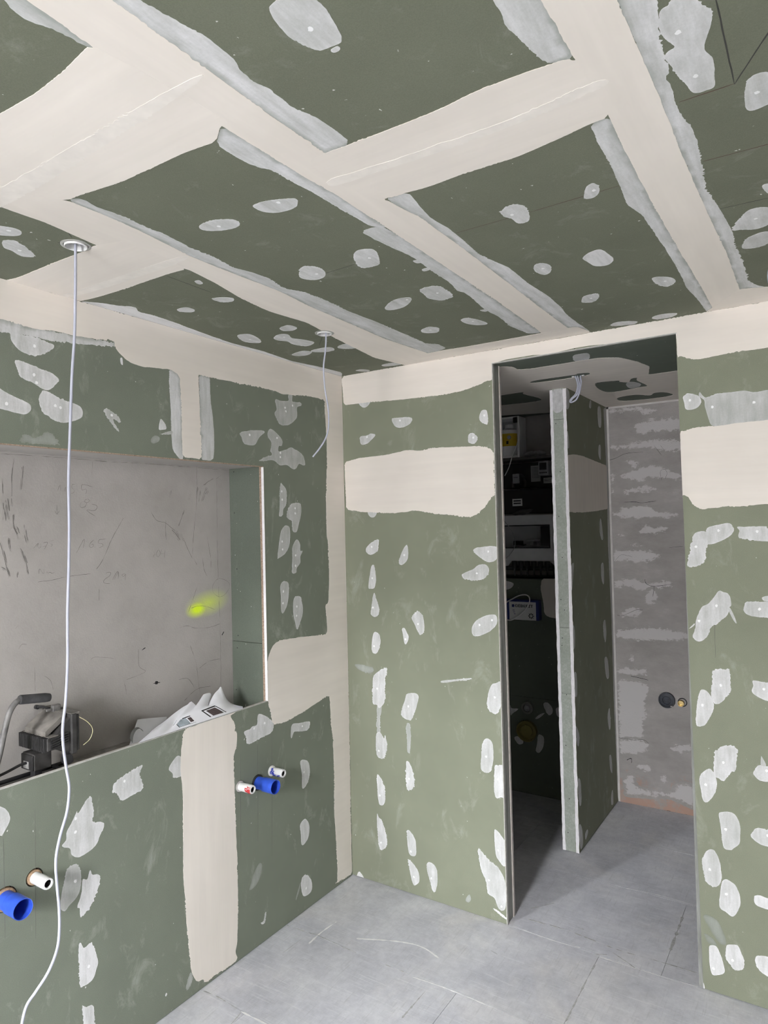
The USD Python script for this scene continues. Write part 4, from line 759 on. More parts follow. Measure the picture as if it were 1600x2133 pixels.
# ------------------------------------------------------------------ back wall with the doorway
wb = thing('wall_back', 'green plasterboard back wall with a tall open doorway and rows of filled screws', kind='structure')
door = Polygon([(XL, -1), (XR0 + .008, -1), (XR0, 0), (XR1, ZO), (XL, ZO)])
front = box(.0, .004, XE, H).difference(door)
ZB = 1.968
for q in (box(0, 0, XL, ZB - .001), box(0, ZB + .001, XL, 3), box(XL, ZB, 1.2, 3), box(1.202, ZB, 1.60, 3), box(1.55, ZB + .001, 2.2, 3).difference(box(1.5, 0, 1.60, 3)), box(1.5, 0, 2.2, ZB - .001), box(2.202, 0, XE, 3)):
    g = front.intersection(q)
    if not g.is_empty: part(wb, 'board', slab('B', g, -.0125, 0.), board_pale)
part(wb, 'rear_board', slab('B', box(-.45, 0, XE, HC).difference(door.union(box(XL, ZO - .1, XR1, 4))), -TB, -TB + .0145), gypsum_pink, 'raw dusty plasterboard edge')
galv = M('dusty_stud', {'g': ('geometry', {}), 'm': ('mapping', {'scale': (60., 60., 5.)}), 'n': ('noise_texture', {'scale': 1., 'detail': 6., 'roughness': .7}), 'r': ('rgb_ramp', {'ramp': [(.3, (.17, .17, .16)), (.55, (.28, .285, .265)), (.75, (.46, .46, .44))]}), 'p': ('principled_bsdf', {'roughness': .7})}, [('g.position', 'm.vector'), ('m.vector', 'n.vector'), ('n.fac', 'r.fac'), ('r.color', 'p.base_color')])
part(wb, 'stud', bx(XL - .05, XL - .004, .0127, TB - .0147, 0, ZO + .02), galv, 'grey dusty stud in the doorway reveal')
part(wb, 'stud', bx(XR1 + .004, XR1 + .05, .0127, TB - .0147, 0, ZO + .02), galv)
part(wb, 'head_board', bx(XL, XR1, .0127, TB, ZO + .003, ZO + .0114), board_dark)
part(wb, 'corner_bead', bx(XL - .003, XL + .0006, -.0014, .0128, .0, ZO), bead); part(wb, 'corner_bead', bx(XL - .003, XR1 + .003, -.0014, .0128, ZO - .0006, ZO + .003), bead)
dress('B', wb, front, skim_z, lambda g: filler_x)

# ------------------------------------------------------------------ floor of screed boards
fl = thing('floor', 'pale grey dry screed boards with dusty joints', kind='structure')
floor_mat = M('screed', {'g': ('geometry', {}), 'oi': ('object_info', {}), 'n': ('noise_texture', {'scale': 3.5, 'detail': 7., 'roughness': .62}), 'r': ('rgb_ramp', {'ramp': [(.30, (.455, .46, .50)), (.5, (.56, .56, .60)), (.70, (.66, .66, .685))]}),
    'n2': ('noise_texture', {'scale': 2.3, 'detail': 6., 'roughness': .6, 'distortion': .8}), 'r2': ('rgb_ramp', {'ramp': [(.52, (0, 0, 0)), (.70, (.55,) * 3)]}), 'x': ('mix', {'mix_type': 'mix', 'color2': (.72, .695, .68)}),
    'm3': ('mapping', {'scale': (6., 170., 1.), 'rotation': (0, 0, .5)}), 'n3': ('noise_texture', {'scale': 1., 'detail': 3.}), 'r3': ('rgb_ramp', {'ramp': [(.56, (0, 0, 0)), (.74, (.6,) * 3)]}), 'x3': ('mix', {'mix_type': 'mix', 'color2': (.74, .74, .75)}),
    'm4': ('mapping', {'scale': (150., 9., 1.), 'rotation': (0, 0, .25)}), 'n4': ('noise_texture', {'scale': 1., 'detail': 3.}), 'r4': ('rgb_ramp', {'ramp': [(.58, (0, 0, 0)), (.76, (.5,) * 3)]}), 'x4': ('mix', {'mix_type': 'mix', 'color2': (.42, .42, .43)}),
    'n5': ('noise_texture', {'scale': 75., 'detail': 2.}), 'r5': ('rgb_ramp', {'ramp': [(.76, (0, 0, 0)), (.79, (.7,) * 3)]}), 'x5': ('mix', {'mix_type': 'mix', 'color2': (.78, .78, .78)}),
    'n7': ('noise_texture', {'scale': 26., 'detail': 9., 'roughness': .78}), 'r7': ('rgb_ramp', {'ramp': [(.3, (.86, .86, .87)), (.7, (1.12, 1.12, 1.115))]}), 'x7': ('mix', {'mix_type': 'multiply', 'fac': 1.}), 'q': ('map_range', {'from_min': 0., 'from_max': 1., 'to_min': .95, 'to_max': 1.05}), 'x6': ('mix', {'mix_type': 'multiply', 'fac': 1.}), 'p': ('principled_bsdf', {'roughness': .62, 'specular_ior_level': .35})},
    [('g.position', 'n.vector'), ('n.fac', 'r.fac'), ('g.position', 'n2.vector'), ('n2.fac', 'r2.fac'), ('r.color', 'x.color1'), ('r2.color', 'x.fac'), ('g.position', 'm3.vector'), ('m3.vector', 'n3.vector'), ('n3.fac', 'r3.fac'), ('x.color', 'x3.color1'), ('r3.color', 'x3.fac'),
     ('g.position', 'm4.vector'), ('m4.vector', 'n4.vector'), ('n4.fac', 'r4.fac'), ('x3.color', 'x4.color1'), ('r4.color', 'x4.fac'), ('g.position', 'n5.vector'), ('n5.fac', 'r5.fac'), ('x4.color', 'x5.color1'), ('r5.color', 'x5.fac'), ('oi.random', 'q.value'), ('x5.color', 'x7.color1'), ('g.position', 'n7.vector'), ('n7.fac', 'r7.fac'), ('r7.color', 'x7.color2'), ('x7.color', 'x6.color1'), ('q.result', 'x6.color2'), ('x6.color', 'p.base_color')])
rows = [(-4.95, -4.41, [.5, 1.9]), (-4.41, -3.92, [1.1, 2.2]), (-3.92, -3.43, [.9, 2.3]), (-3.43, -2.94, [.4, 1.8]), (-2.94, -2.45, [1.0, 2.4]), (-2.45, -1.96, [.6, 2.0]), (-1.96, -1.473, [1.1, 2.5]), (-1.473, -.983, [.234, 1.7]), (-.983, -.494, [.838, 2.3]), (-.494, .0, [1.228, 2.6]), (.0, .5675, [.3, 1.463]), (.5675, 1.067, [.6, 1.9]), (1.067, YF + .05, [.9, 1.75])]
for y0, y1, xs in rows:
    e = [-.5] + xs + [XE + .05]
    for a, b in zip(e[:-1], e[1:]): part(fl, 'board', bx(a + .0008, b - .0008, y0 + .0008, y1 - .0008, -.02, 0.), floor_mat)
part(fl, 'bed', bx(-.5, XE + .05, -4.95, YF + .05, -.05, -.0035), plain('joint_dust', (.72, .71, .70), .9, var=.2, scale=30.), 'dusty joint bed')
dress('G', fl, box(-1, -4, 4, 2), skim_x, lambda g: filler_x)

# ------------------------------------------------------------------ partition stub
pw = thing('wall_partition', 'narrow green plasterboard partition stub with raw white board edges in the doorway', kind='structure')
part(pw, 'board', bx(XP - .0135, XP, YP, YF, .004, 1.9), board_pale); part(pw, 'board', bx(XP - .0135, XP, YP, YF, 1.902, HC), board_pale)
part(pw, 'board', bx(XQ, XQ + .0135, YP, YF, .004, HC), board)
def rough_strip(x0, x1, y, seed):
    z = np.arange(0.004, HC, .012); n = len(z); q = np.stack([z * 30, np.full(n, seed), np.zeros(n)], 1); w0 = x0 + (meshkit.fbm(q, 3, 1) - .5) * .005; w1 = x1 + (meshkit.fbm(q + 9, 3, 2) - .5) * .005
    return slab('B', Polygon(np.vstack([np.c_[w0, z], np.c_[w1, z][::-1]])), -y - .002, -y + .0016)
part(pw, 'raw_edge', rough_strip(XP - .0165, XP - .0003, YP, 3), gypsum_core, 'raw white gypsum edge'); part(pw, 'raw_edge', rough_strip(XQ + .0003, XQ + .0165, YP, 8), gypsum_core)
endm = M('dusty_green_board', {'g': ('geometry', {}), 'n': ('noise_texture', {'scale': 90., 'detail': 5., 'roughness': .8}), 'n2': ('noise_texture', {'scale': 9., 'detail': 3.}), 'r': ('rgb_ramp', {'ramp': [(.3, (.27, .30, .25)), (.52, (.37, .40, .35)), (.75, (.64, .65, .63))]}), 'x': ('mix', {'mix_type': 'mix', 'fac': .35}), 'p': ('principled_bsdf', {'roughness': .85})}, [('g.position', 'n.vector'), ('g.position', 'n2.vector'), ('n.fac', 'x.color1'), ('n2.fac', 'x.color2'), ('x.color', 'r.fac'), ('r.color', 'p.base_color')])
for a, b in ((.004, .835), (.837, 1.185), (1.187, 2.30), (2.302, HC)): part(pw, 'end_board', bx(XQ + .0136, XP - .0136, YP + .0005, YP + .013, a, b), endm)
part(pw, 'filler_patch', slab('B', ragged([int(1000 * c) for c in (XQ + .015, 2.465, XQ + .016, 2.36, XQ + .03, 2.335, XP - .03, 2.34, XP - .017, 2.36, XP - .015, 2.465)], 4, 'band', .6), -YP - .001, -YP + .0004), plain('end_filler', (.55, .55, .55), .8, var=.15, scale=50.))
for k, (dx, z) in enumerate([(.016, 2.28), (.032, 2.02), (.018, 1.78), (.030, 1.56), (.016, 1.335), (.034, 1.28), (.018, 1.13), (.014, 1.09), (.032, .83), (.020, .56), (.030, .28), (.018, .1)]): part(pw, 'screw_hole', lathe([(YP - .0004, .0026), (YP - .0004, .0001)], 'y', (XQ + .0136 + dx, 0, z), 10), mark_mats['crack'])
dress('P', pw, box(YP, .0, YF, HC), skim_z, lambda g: filler_z)

# ------------------------------------------------------------------ alcove behind the doorway
ck = thing('ceiling_lower', 'dark green plasterboard ceiling behind the doorway, mostly filled over in grey', kind='structure')
for a, b in ((TB, .749), (.751, YF)): part(ck, 'board', slab('K', box(-.4, a, 2.2, b), -.0125, 0.), board_dark)
dress('K', ck, box(-.4, TB, 2.2, YF), skim_x, lambda g: filler_x)
wa = thing('wall_alcove', 'patchy grey plaster wall at the end of the alcove, reddish near the floor', kind='structure')
ALC = [(.35, (.335, .315, .30)), (.6, (.415, .39, .375)), (.72, (.49, .47, .46))]
alcove_mat = M('alcove_plaster', {'g': ('geometry', {}), 'm': ('mapping', {'scale': (3.2, 3., 6.)}), 'n': ('noise_texture', {'scale': 1., 'detail': 8., 'roughness': .7}), 'r': ('rgb_ramp', {'ramp': ALC}),
    's': ('separate_xyz', {}), 'k': ('map_range', {'from_min': .34, 'from_max': .02, 'to_min': -.28, 'to_max': .14}), 'n2': ('noise_texture', {'scale': 11., 'detail': 8., 'roughness': .75}), 'a': ('math', {'math_type': 'add'}), 'r2': ('rgb_ramp', {'ramp': [(.46, (0, 0, 0)), (.64, (.8,) * 3)]}),
    'x': ('mix', {'mix_type': 'mix', 'color2': (.50, .31, .23)}), 'n3': ('noise_texture', {'scale': 140., 'detail': 3.}), 'b': ('bump', {'strength': .4, 'distance': .003}), 'p': ('principled_bsdf', {'roughness': .9})},
    [('g.position', 'm.vector'), ('m.vector', 'n.vector'), ('n.fac', 'r.fac'), ('g.position', 's.vector'), ('s.z', 'k.value'), ('g.position', 'n2.vector'), ('k.result', 'a.value1'), ('n2.fac', 'a.value2'), ('a.value', 'r2.fac'), ('r.color', 'x.color1'), ('r2.color', 'x.fac'), ('x.color', 'p.base_color'), ('g.position', 'n3.vector'), ('n3.fac', 'b.height'), ('b.normal', 'p.normal')])
part(wa, 'plaster', bx(-.45, 2.3, YF, YF + .05, -.01, HC + .05), alcove_mat)
plaster_light = M('plaster_light', {'a': ('attribute', {'attribute': 'cover'}), 'g': ('geometry', {}), 'm': ('mapping', {'scale': (26., 26., 44.)}), 'n': ('noise_texture', {'scale': 1., 'detail': 7., 'roughness': .72}), 'q': ('map_range', {'from_min': .2, 'from_max': .8, 'to_min': -.75, 'to_max': .75}), 'k': ('math', {'math_type': 'add'}), 'r': ('map_range', {'from_min': .38, 'from_max': .58, 'to_min': 0., 'to_max': .92, 'clamp': True}),
    'm1': ('mapping', {'scale': (3.2, 3., 6.)}), 'n1': ('noise_texture', {'scale': 1., 'detail': 8., 'roughness': .7}), 'r1': ('rgb_ramp', {'ramp': ALC}), 'x': ('mix', {'mix_type': 'mix', 'color2': (.60, .58, .575)}), 'n3': ('noise_texture', {'scale': 140., 'detail': 3.}), 'b': ('bump', {'strength': .4, 'distance': .003}), 'p': ('principled_bsdf', {'roughness': .9})},
    [('g.position', 'm.vector'), ('m.vector', 'n.vector'), ('n.fac', 'q.value'), ('q.result', 'k.value1'), ('a.fac', 'k.value2'), ('k.value', 'r.value'), ('r.result', 'x.fac'), ('g.position', 'm1.vector'), ('m1.vector', 'n1.vector'), ('n1.fac', 'r1.fac'), ('r1.color', 'x.color1'), ('x.color', 'p.base_color'), ('g.position', 'n3.vector'), ('n3.fac', 'b.height'), ('b.normal', 'p.normal')])
dress('F', wa, box(XP + .001, .01, 2.1, HC), plaster_light, lambda g: filler_x)
part(wa, 'edge_filler', bx(XP, XP + .012, YF - .0012, YF + .001, .0, HC), plain('edge_line', (.62, .6, .58), .8)); part(wa, 'edge_filler', bx(XP, 2.1, YF - .0012, YF + .001, HC - .012, HC), UsdShade.Material.Get(stage, '/World/Looks/edge_line'))
struct_plaster = plain('white_plaster', (.84, .82, .79), .85)
tag(define('/World/wall_alcove_right', *(lambda q: (q.vertices, q.faces))(bx(2.1, 2.2, TB, YF, 0, HC)), struct_plaster), 'plaster wall closing the alcove on the right', kind='structure')
tag(define('/World/wall_service_left', *(lambda q: (q.vertices, q.faces))(bx(-.55, -.4, TB, YF, 0, HC)), board_dark), 'green board wall closing the service cupboard on the left', kind='structure')
tag(define('/World/wall_right', *(lambda q: (q.vertices, q.faces))(bx(XE, XE + .1, YE, .0, 0, H)), struct_plaster), 'plaster wall to the right of the camera', kind='structure')
WX0, WX1, WZ0, WZ1 = [0.97, 1.54, 0.3, 2.44]
wr = thing('wall_rear', 'plaster wall with the balcony window behind the camera', kind='structure')
part(wr, 'plaster', trimesh.Trimesh(*(lambda q: (q.vertices + [0, YE, 0], q.faces))(slab('B', box(-.3, 0, XE + .1, H).difference(box(WX0, WZ0, WX1, WZ1)), 0., .15)), process=False), struct_plaster)
win = thing('window_1', 'white framed balcony window behind the camera', kind='structure')
upvc = plain('window_frame_white', (.8, .8, .8), .35, var=.02)
part(win, 'frame', cat([bx(WX0, WX0 + .05, YE - .13, YE - .07, WZ0, WZ1), bx(WX1 - .05, WX1, YE - .13, YE - .07, WZ0, WZ1), bx(WX0 + .05, WX1 - .05, YE - .13, YE - .07, WZ0, WZ0 + .05), bx(WX0 + .05, WX1 - .05, YE - .13, YE - .07, WZ1 - .05, WZ1)]), upvc)
# ------------------------------------------------------------------ things on the walls and the ceiling
pvc = plain('white_plastic', (.78, .775, .77), .4, var=.03); blue = plain('blue_plastic', (.035, .105, .62), .38, var=.18, scale=35.); blue_in = plain('blue_plastic_inside', (.025, .075, .52), .5)
rubber = plain('black_rubber', (.022, .022, .024), .6, var=.3); grey_seal = plain('grey_plaster_ring', (.42, .40, .385), .8, var=.2, scale=90.); brown = plain('torn_board_edge', (.36, .24, .15), .9, var=.4, scale=150.)
red_ink = plain('red_marker', (.55, .035, .04), .5); blue_ink = plain('blue_marker', (.05, .07, .42), .5); dark = plain('dark_bore', (.03, .03, .032), .8)
def cyl_patch(r, x0, x1, a0, a1, loc, seed):
    """a ragged patch of ink on a pipe"""
    nx, na = 14, 14; V, F_ = [], []
    for i in range(nx):
        for k in range(na): x = x0 + (x1 - x0) * i / (nx - 1); a = a0 + (a1 - a0) * k / (na - 1); V.append((x, r * math.cos(a), r * math.sin(a)))
    V = np.array(V); q = V * 260 + seed * 9
    keep = meshkit.noise(q, seed)
    for i in range(nx - 1):
        for k in range(na - 1):
            e = min(i, nx - 2 - i, k, na - 2 - k)
            p = i * na + k
            if keep[p] > (.36 if e else .56): F_ += [(p, p + na, p + na + 1), (p, p + na + 1, p + 1)]
    return trimesh.Trimesh(V + np.array(loc), F_, process=False)
def white_pipe(y, z, L_, label, ring, ink=None):
    t = thing('water_pipe_stub', label, 'pipe', loc=(0, y, z))
    r = .0168
    part(t, 'pipe', lathe([(-.06, .0001), (-.06, r), (L_ * .45, r), (L_ * .47, r + .0006), (L_ - .004, r + .0006), (L_, r - .0012), (L_, .0115), (L_ - .03, .0105), (L_ - .03, .0001)], 'x', seg=32), pvc, smooth=40)
    part(t, 'bore', lathe([(L_ - .028, .0001), (L_ - .028, .0102), (L_ - .006, .0112)], 'x', seg=24), dark, 'dark open bore')
    part(t, 'sleeve', lathe([(-.03, r), (-.03, .0222), (.0025, .0222), (.0045, .0195), (.0045, r)], 'x', seg=32), ring, 'sleeve round the pipe', smooth=40)
    if ink is not None:
        for k, (a0, a1, x0, x1) in enumerate(ink[1]): part(t, 'ink_mark', cyl_patch(r + .0011, x0, x1, a0, a1, (0, 0, 0), k + 3), ink[0], 'marker ink')
    return t
white_pipe(-.7615, .6955, .074, 'white water pipe stub with a red marker smear, left of the small blue drain', grey_seal, (red_ink, [(2.2, 4.4, .054, .0735), (2.7, 3.7, .044, .060)]))
white_pipe(-.571, .699, .069, 'white water pipe stub with blue marker scrawls, right of the small blue drain', pvc, (blue_ink, [(2.4, 3.6, .006, .030), (3.3, 4.4, .012, .062), (2.0, 2.7, .006, .020)]))
white_pipe(-1.620, .706, .075, 'clean white water pipe stub beside the blue drain nearest the camera', brown)
def drain(y, z, L_, label, ring):
    t = thing('drain_pipe_stub', label, 'pipe', loc=(0, y, z))
    part(t, 'socket', lathe([(-.06, .0001), (-.06, .0258), (L_ * .36, .0258), (L_ * .42, .0292), (L_ - .002, .0292), (L_, .0285), (L_ - .001, .0268)], 'x', seg=48), blue, smooth=40)
    part(t, 'bore', lathe([(L_ - .001, .0268), (L_ * .5, .0266), (.0, .024), (.0, .0001)], 'x', seg=48), blue_in, 'darker blue inside of the socket', smooth=40)
    part(t, 'seal', lathe([(-.03, .0259), (-.03, .0325), (.0035, .0325), (.005, .0305), (.005, .0259)], 'x', seg=40), ring, 'ring round the drain', smooth=40)
drain(-.659, .677, .103, 'blue drain pipe stub between the red and the blue marked water pipes', rubber)
drain(-1.709, .681, .100, 'blue drain pipe stub cut by the left edge of the photo, nearest the camera', brown)
cable_mat = plain('grey_cable', (.44, .45, .535), .5, var=.04); cable_pale = plain('grey_cable_pale', (.55, .55, .60), .5)  # the second material is a lighter cable grey, left unassigned
def spot(k, label):
    x, y = SPOTS[k]; t = thing('downlight_housing', label, 'downlight housing', loc=(x, y, H))
    part(t, 'plaster_ring', lathe([(.002, .0312), (-.0012, .0315), (-.0016, .0345), (-.0008, .0385), (.004, .0388)], 'z'), plain('ring_filler_%d' % k, (.42, .415, .385), .8, var=.12), smooth=40)
    part(t, 'tube', lathe([(.07, .0262), (-.0035, .0262), (-.0055, .0275), (-.0035, .0295), (.07, .0295)], 'z'), pvc, 'white plastic tube rim', smooth=40)
    part(t, 'lid', lathe([(.07, .0001), (.07, .0294)], 'z'), rubber, 'dark back of the housing')
spot(0, 'white round downlight housing in the ceiling with the long cable hanging down'); spot(1, 'white round downlight housing in the ceiling near the corner, with a short cable')
def cable(name, label, path, r, mat=None):
    P = catmull(np.array(path), 5); t = solo(name, tube(P, r, 10), mat or cable_mat, label, 'cable', smooth=60); return t
cable('hanging_cable', 'long pale grey cable hanging from the left ceiling opening past the recess to the floor', [[.3907, -1.7039, 2.585]] + [[0.389, -1.706, 2.404], [0.387, -1.709, 2.275], [0.383, -1.715, 2.171], [0.38, -1.721, 2.017], [0.377, -1.725, 1.89], [0.377, -1.725, 1.763], [0.376, -1.727, 1.662], [0.374, -1.731, 1.536], [0.373, -1.732, 1.41], [0.37, -1.737, 1.311], [0.366, -1.743, 1.25], [0.366, -1.743, 1.2], [0.369, -1.737, 1.137], [0.373, -1.732, 1.086], [0.37, -1.737, 1.025], [0.361, -1.751, 0.966], [0.355, -1.76, 0.907], [0.356, -1.759, 0.846], [0.358, -1.755, 0.783], [0.358, -1.755, 0.722], [0.355, -1.761, 0.675], [0.344, -1.778, 0.626], [0.329, -1.802, 0.586], [0.317, -1.82, 0.556], [0.311, -1.829, 0.514], [0.309, -1.833, 0.472]] + [[.305, -1.84, .40], [.30, -1.86, .28], [.31, -1.90, .14], [.36, -1.98, .03], [.46, -2.06, .0048], [.60, -2.10, .0046], [.78, -2.05, .0046]], .0037)
cable('hanging_cable', 'short pale grey cable with a curved free end hanging near the room corner', [[.4075, -.6552, 2.585]] + [[0.412, -0.652, 2.509], [0.409, -0.654, 2.451], [0.403, -0.659, 2.394], [0.403, -0.659, 2.345], [0.406, -0.657, 2.292], [0.413, -0.651, 2.231], [0.415, -0.65, 2.183], [0.413, -0.651, 2.142], [0.404, -0.658, 2.102], [0.384, -0.673, 2.062], [0.363, -0.69, 2.029]], .0032)
cable('hanging_cable', 'pale blue cable curving in at the right edge of the photo under the ceiling', [[1.99, -.62, 2.58], [1.975, -.62, 2.51], [1.948, -.62, 2.46], [1.936, -.62, 2.416], [1.943, -.62, 2.37], [1.965, -.62, 2.335], [2.0, -.62, 2.31], [2.05, -.62, 2.31]], .0036)
lp = thing('cable_loop', 'pair of grey cables looped down from the slot in the ceiling behind the doorway', 'cable')
up = lambda P: [[P[0][0], P[0][1], HC + .04]] + P + [[P[-1][0], P[-1][1], HC + .04]]
part(lp, 'cable', tube(catmull(np.array(up([[1.034, 0.542, 2.468], [1.04, 0.544, 2.447], [1.043, 0.545, 2.416], [1.033, 0.542, 2.381], [1.013, 0.536, 2.36], [1.006, 0.534, 2.347], [1.012, 0.535, 2.34], [1.032, 0.542, 2.35], [1.046, 0.546, 2.373], [1.055, 0.549, 2.409], [1.059, 0.55, 2.439], [1.057, 0.549, 2.466]])), 6), .0040, 10), cable_mat, smooth=60); part(lp, 'cable', tube(catmull(np.array([[[[1.044, 0.545, 2.469], [1.049, 0.547, 2.446], [1.05, 0.547, 2.415], [1.04, 0.544, 2.378], [1.018, 0.538, 2.358], [1.01, 0.535, 2.345]][0][0], [[1.044, 0.545, 2.469], [1.049, 0.547, 2.446], [1.05, 0.547, 2.415], [1.04, 0.544, 2.378], [1.018, 0.538, 2.358], [1.01, 0.535, 2.345]][0][1], HC + .04]] + [[1.044, 0.545, 2.469], [1.049, 0.547, 2.446], [1.05, 0.547, 2.415], [1.04, 0.544, 2.378], [1.018, 0.538, 2.358], [1.01, 0.535, 2.345]]), 6), .0038, 10), cable_mat, smooth=60)
part(lp, 'clip', rbox(1.016, 1.028, .538, .552, HC - .004, HC + .01, .0015), pvc); part(lp, 'clip', rbox(1.064, 1.076, .542, .556, HC - .004, HC + .01, .0015), pvc)
cap = thing('blanked_drain', 'dark blue-black round drain cap in the alcove plaster wall', 'drain cap', loc=(1.2119, YF, .6655))
part(cap, 'rim', lathe([(.0, .0001), (.0, .047), (-.012, .0475), (-.016, .0465), (-.016, .041), (-.011, .0395)], 'y'), plain('cap_dark', (.028, .032, .042), .45, var=.5, scale=90.), smooth=40)
part(cap, 'lid', lathe([(-.010, .0396), (-.012, .024), (-.009, .022), (-.009, .0001)], 'y'), plain('cap_lid', (.032, .037, .05), .5, var=.4, scale=60.), smooth=40)
part(cap, 'dirt', bx(.021, .033, -.0185, -.0155, -.036, -.028), grey_seal)
br = thing('tap_connector', 'open brass tap connector beside the dark drain cap', 'pipe fitting', loc=(1.292, YF, .657))
part(br, 'sleeve', lathe([(.0, .0262), (-.003, .0262), (-.004, .021), (.0, .021)], 'y', loc=(.006, 0, .004)), rubber, smooth=40)
part(br, 'collar', lathe([(.0, .0185), (-.022, .0185), (-.024, .0172), (-.024, .0138), (-.004, .0132), (-.004, .0001)], 'y'), plain('brass', (.62, .47, .22), .35, 1., var=.15), smooth=40)

# ------------------------------------------------------------------ work lamp on the ledge
LZ = ZL - .053
lamp_mat = plain('dusty_black_metal', (.036, .034, .033), .65, var=.55, scale=28.); lamp_top = plain('dust_on_lamp', (.155, .143, .128), .9, var=.45, scale=22.); fin_mat = plain('lamp_fins_black', (.022, .021, .021), .6, var=.4, scale=30.); tube_mat = plain('dusty_tube', (.13, .125, .12), .5, .0, var=.5, scale=30.)
wlp = thing('work_lamp', 'dusty black halogen work lamp on a tubular stand standing on the recess ledge', 'work lamp')
X0, X1 = -.186, -.032
def prism(poly_yz, x0, x1):
    me = trimesh.creation.extrude_polygon(Polygon(poly_yz), x1 - x0, engine='earcut'); v = me.vertices; me = trimesh.Trimesh(np.c_[x0 + v[:, 2], v[:, 0], v[:, 1]], me.faces, process=False); me.fix_normals(); return me
import manifold3d as m3
def hull(P): g = m3.Manifold.hull_points(np.array(P, float)).to_mesh(); return trimesh.Trimesh(g.vert_properties[:, :3], g.tri_verts)
part(wlp, 'housing', hull([(x, y, z) for x in (X0 + .004, X1 - .004) for y, z in ((-1.53, 1.060), (-1.53, 1.099), (-1.475, 1.038), (-1.475, 1.150))]), lamp_mat)
part(wlp, 'top_cover', hull([(x, y, z) for x in (X0 + .012, X1 - .02) for y, z in ((-1.55, 1.1), (-1.55, 1.118), (-1.482, 1.145), (-1.482, 1.163), (-1.542, 1.124))]), lamp_top, 'dust covered top of the lamp')
part(wlp, 'heat_sink', rbox(X0, X1, -1.556, -1.515, 1.060, 1.101, .003), lamp_mat)
for k in range(17):
    x = X0 + .006 + k * (X1 - X0 - .012) / 16; part(wlp, 'fin', rbox(x - .0023, x + .0023, -1.566, -1.55, 1.058, 1.103, .0012), fin_mat)
for k in range(5):
    z = 1.063 + k * .0075; part(wlp, 'side_fin', hull([(X1 - .003, -1.545, z), (X1 + .004, -1.545, z), (X1 - .003, -1.485, z + .008), (X1 + .003, -1.485, z + .008), (X1 - .003, -1.545, z + .004), (X1 + .004, -1.545, z + .004), (X1 - .003, -1.485, z + .012), (X1 + .003, -1.485, z + .012)]), fin_mat)
part(wlp, 'heat_sink_top', rbox(X0 + .001, X1 - .001, -1.552, -1.518, 1.1005, 1.1045, .0015), lamp_top)
fr = rbox(X0 - .012, X1 + .006, -1.477, -1.457, 1.030, 1.160, .004); part(wlp, 'glass_frame', fr, lamp_mat)
part(wlp, 'glass_frame_rim', rbox(X0 - .008, X1 + .002, -1.457, -1.447, 1.037, 1.154, .003), lamp_mat)
part(wlp, 'frame_top', rbox(X0 - .012, X1 + .006, -1.478, -1.448, 1.1597, 1.163, .0012), lamp_top)
part(wlp, 'clasp', cat([rbox(-.125, -.108, -1.490, -1.463, 1.159, 1.181, .003), rbox(-.120, -.113, -1.510, -1.480, 1.164, 1.172, .002)]), tube_mat); part(wlp, 'clasp', tube([(-.192, -1.495, 1.168), (-.160, -1.495, 1.172), (-.125, -1.493, 1.170)], .0042, 8), rubber); part(wlp, 'knob', lathe([(0, .0001), (0, .007), (.012, .007), (.012, .0001)], 'x', loc=(-.205, -1.495, 1.166), seg=14), rubber)
part(wlp, 'junction_box', rbox(-.136, -.066, -1.580, -1.522, .998, 1.052, .004), lamp_mat); part(wlp, 'box_lid', rbox(-.134, -.068, -1.585, -1.580, 1.001, 1.049, .002), fin_mat); part(wlp, 'rating_label', bx(-.118, -.088, -1.5862, -1.5848, 1.006, 1.028), plain('faded_label', (.30, .295, .285), .6, var=.2, scale=200.), 'small faded rating label')
part(wlp, 'stand_post', rbox(-.118, -.092, -1.565, -1.54, LZ + .012, 1.002, .003), rubber)
part(wlp, 'hinge', cat([lathe([(0, .0001), (0, .016), (.02, .016), (.02, .0001)], 'x', loc=(-.052, -1.485, 1.016), seg=24), rbox(-.05, -.04, -1.498, -1.472, 1.012, 1.05, .002)]), rubber)
gripm = plain('foam_grip', (.045, .045, .047), .85, var=.5, scale=25.)
part(wlp, 'handle_tube', tube(catmull(np.array([[-.07, -1.70, 1.03], [-.068, -1.685, 1.085], [-.064, -1.672, 1.150], [-.062, -1.657, 1.205], [-.061, -1.636, 1.232], [-.06, -1.61, 1.238], [-.06, -1.58, 1.234]]), 6), .0088, 12), tube_mat, smooth=50)
part(wlp, 'grip', tube([(-.06, -1.628, 1.237), (-.06, -1.625, 1.237), (-.06, -1.545, 1.2255), (-.06, -1.531, 1.223)], [.012, .0145, .0145, .0125], 18), gripm, smooth=50)
for pth in ([[-.15, -1.67, LZ + .018], [-.15, -1.55, LZ + .018], [-.15, -1.40, LZ + .018]], [[-.03, -1.68, LZ + .018], [-.03, -1.56, LZ + .018], [-.03, -1.42, LZ + .018]], [[-.15, -1.47, LZ + .018], [-.09, -1.47, LZ + .018], [-.03, -1.47, LZ + .018]], [[-.07, -1.70, 1.035], [-.09, -1.705, 1.0], [-.15, -1.68, LZ + .02]]): part(wlp, 'stand_leg', tube(catmull(np.array(pth), 4), .0065, 10), rubber, smooth=50)
part(wlp, 'lamp_lead', tube(catmull(np.array([[-.032, -1.447, 1.144], [-.02, -1.425, 1.124], [-.012, -1.412, 1.098], [-.016, -1.418, 1.068], [-.026, -1.437, 1.050]]), 6), .0012, 6), plain('yellow_wire', (.50, .47, .28), .5), 'thin yellowish wire loop')
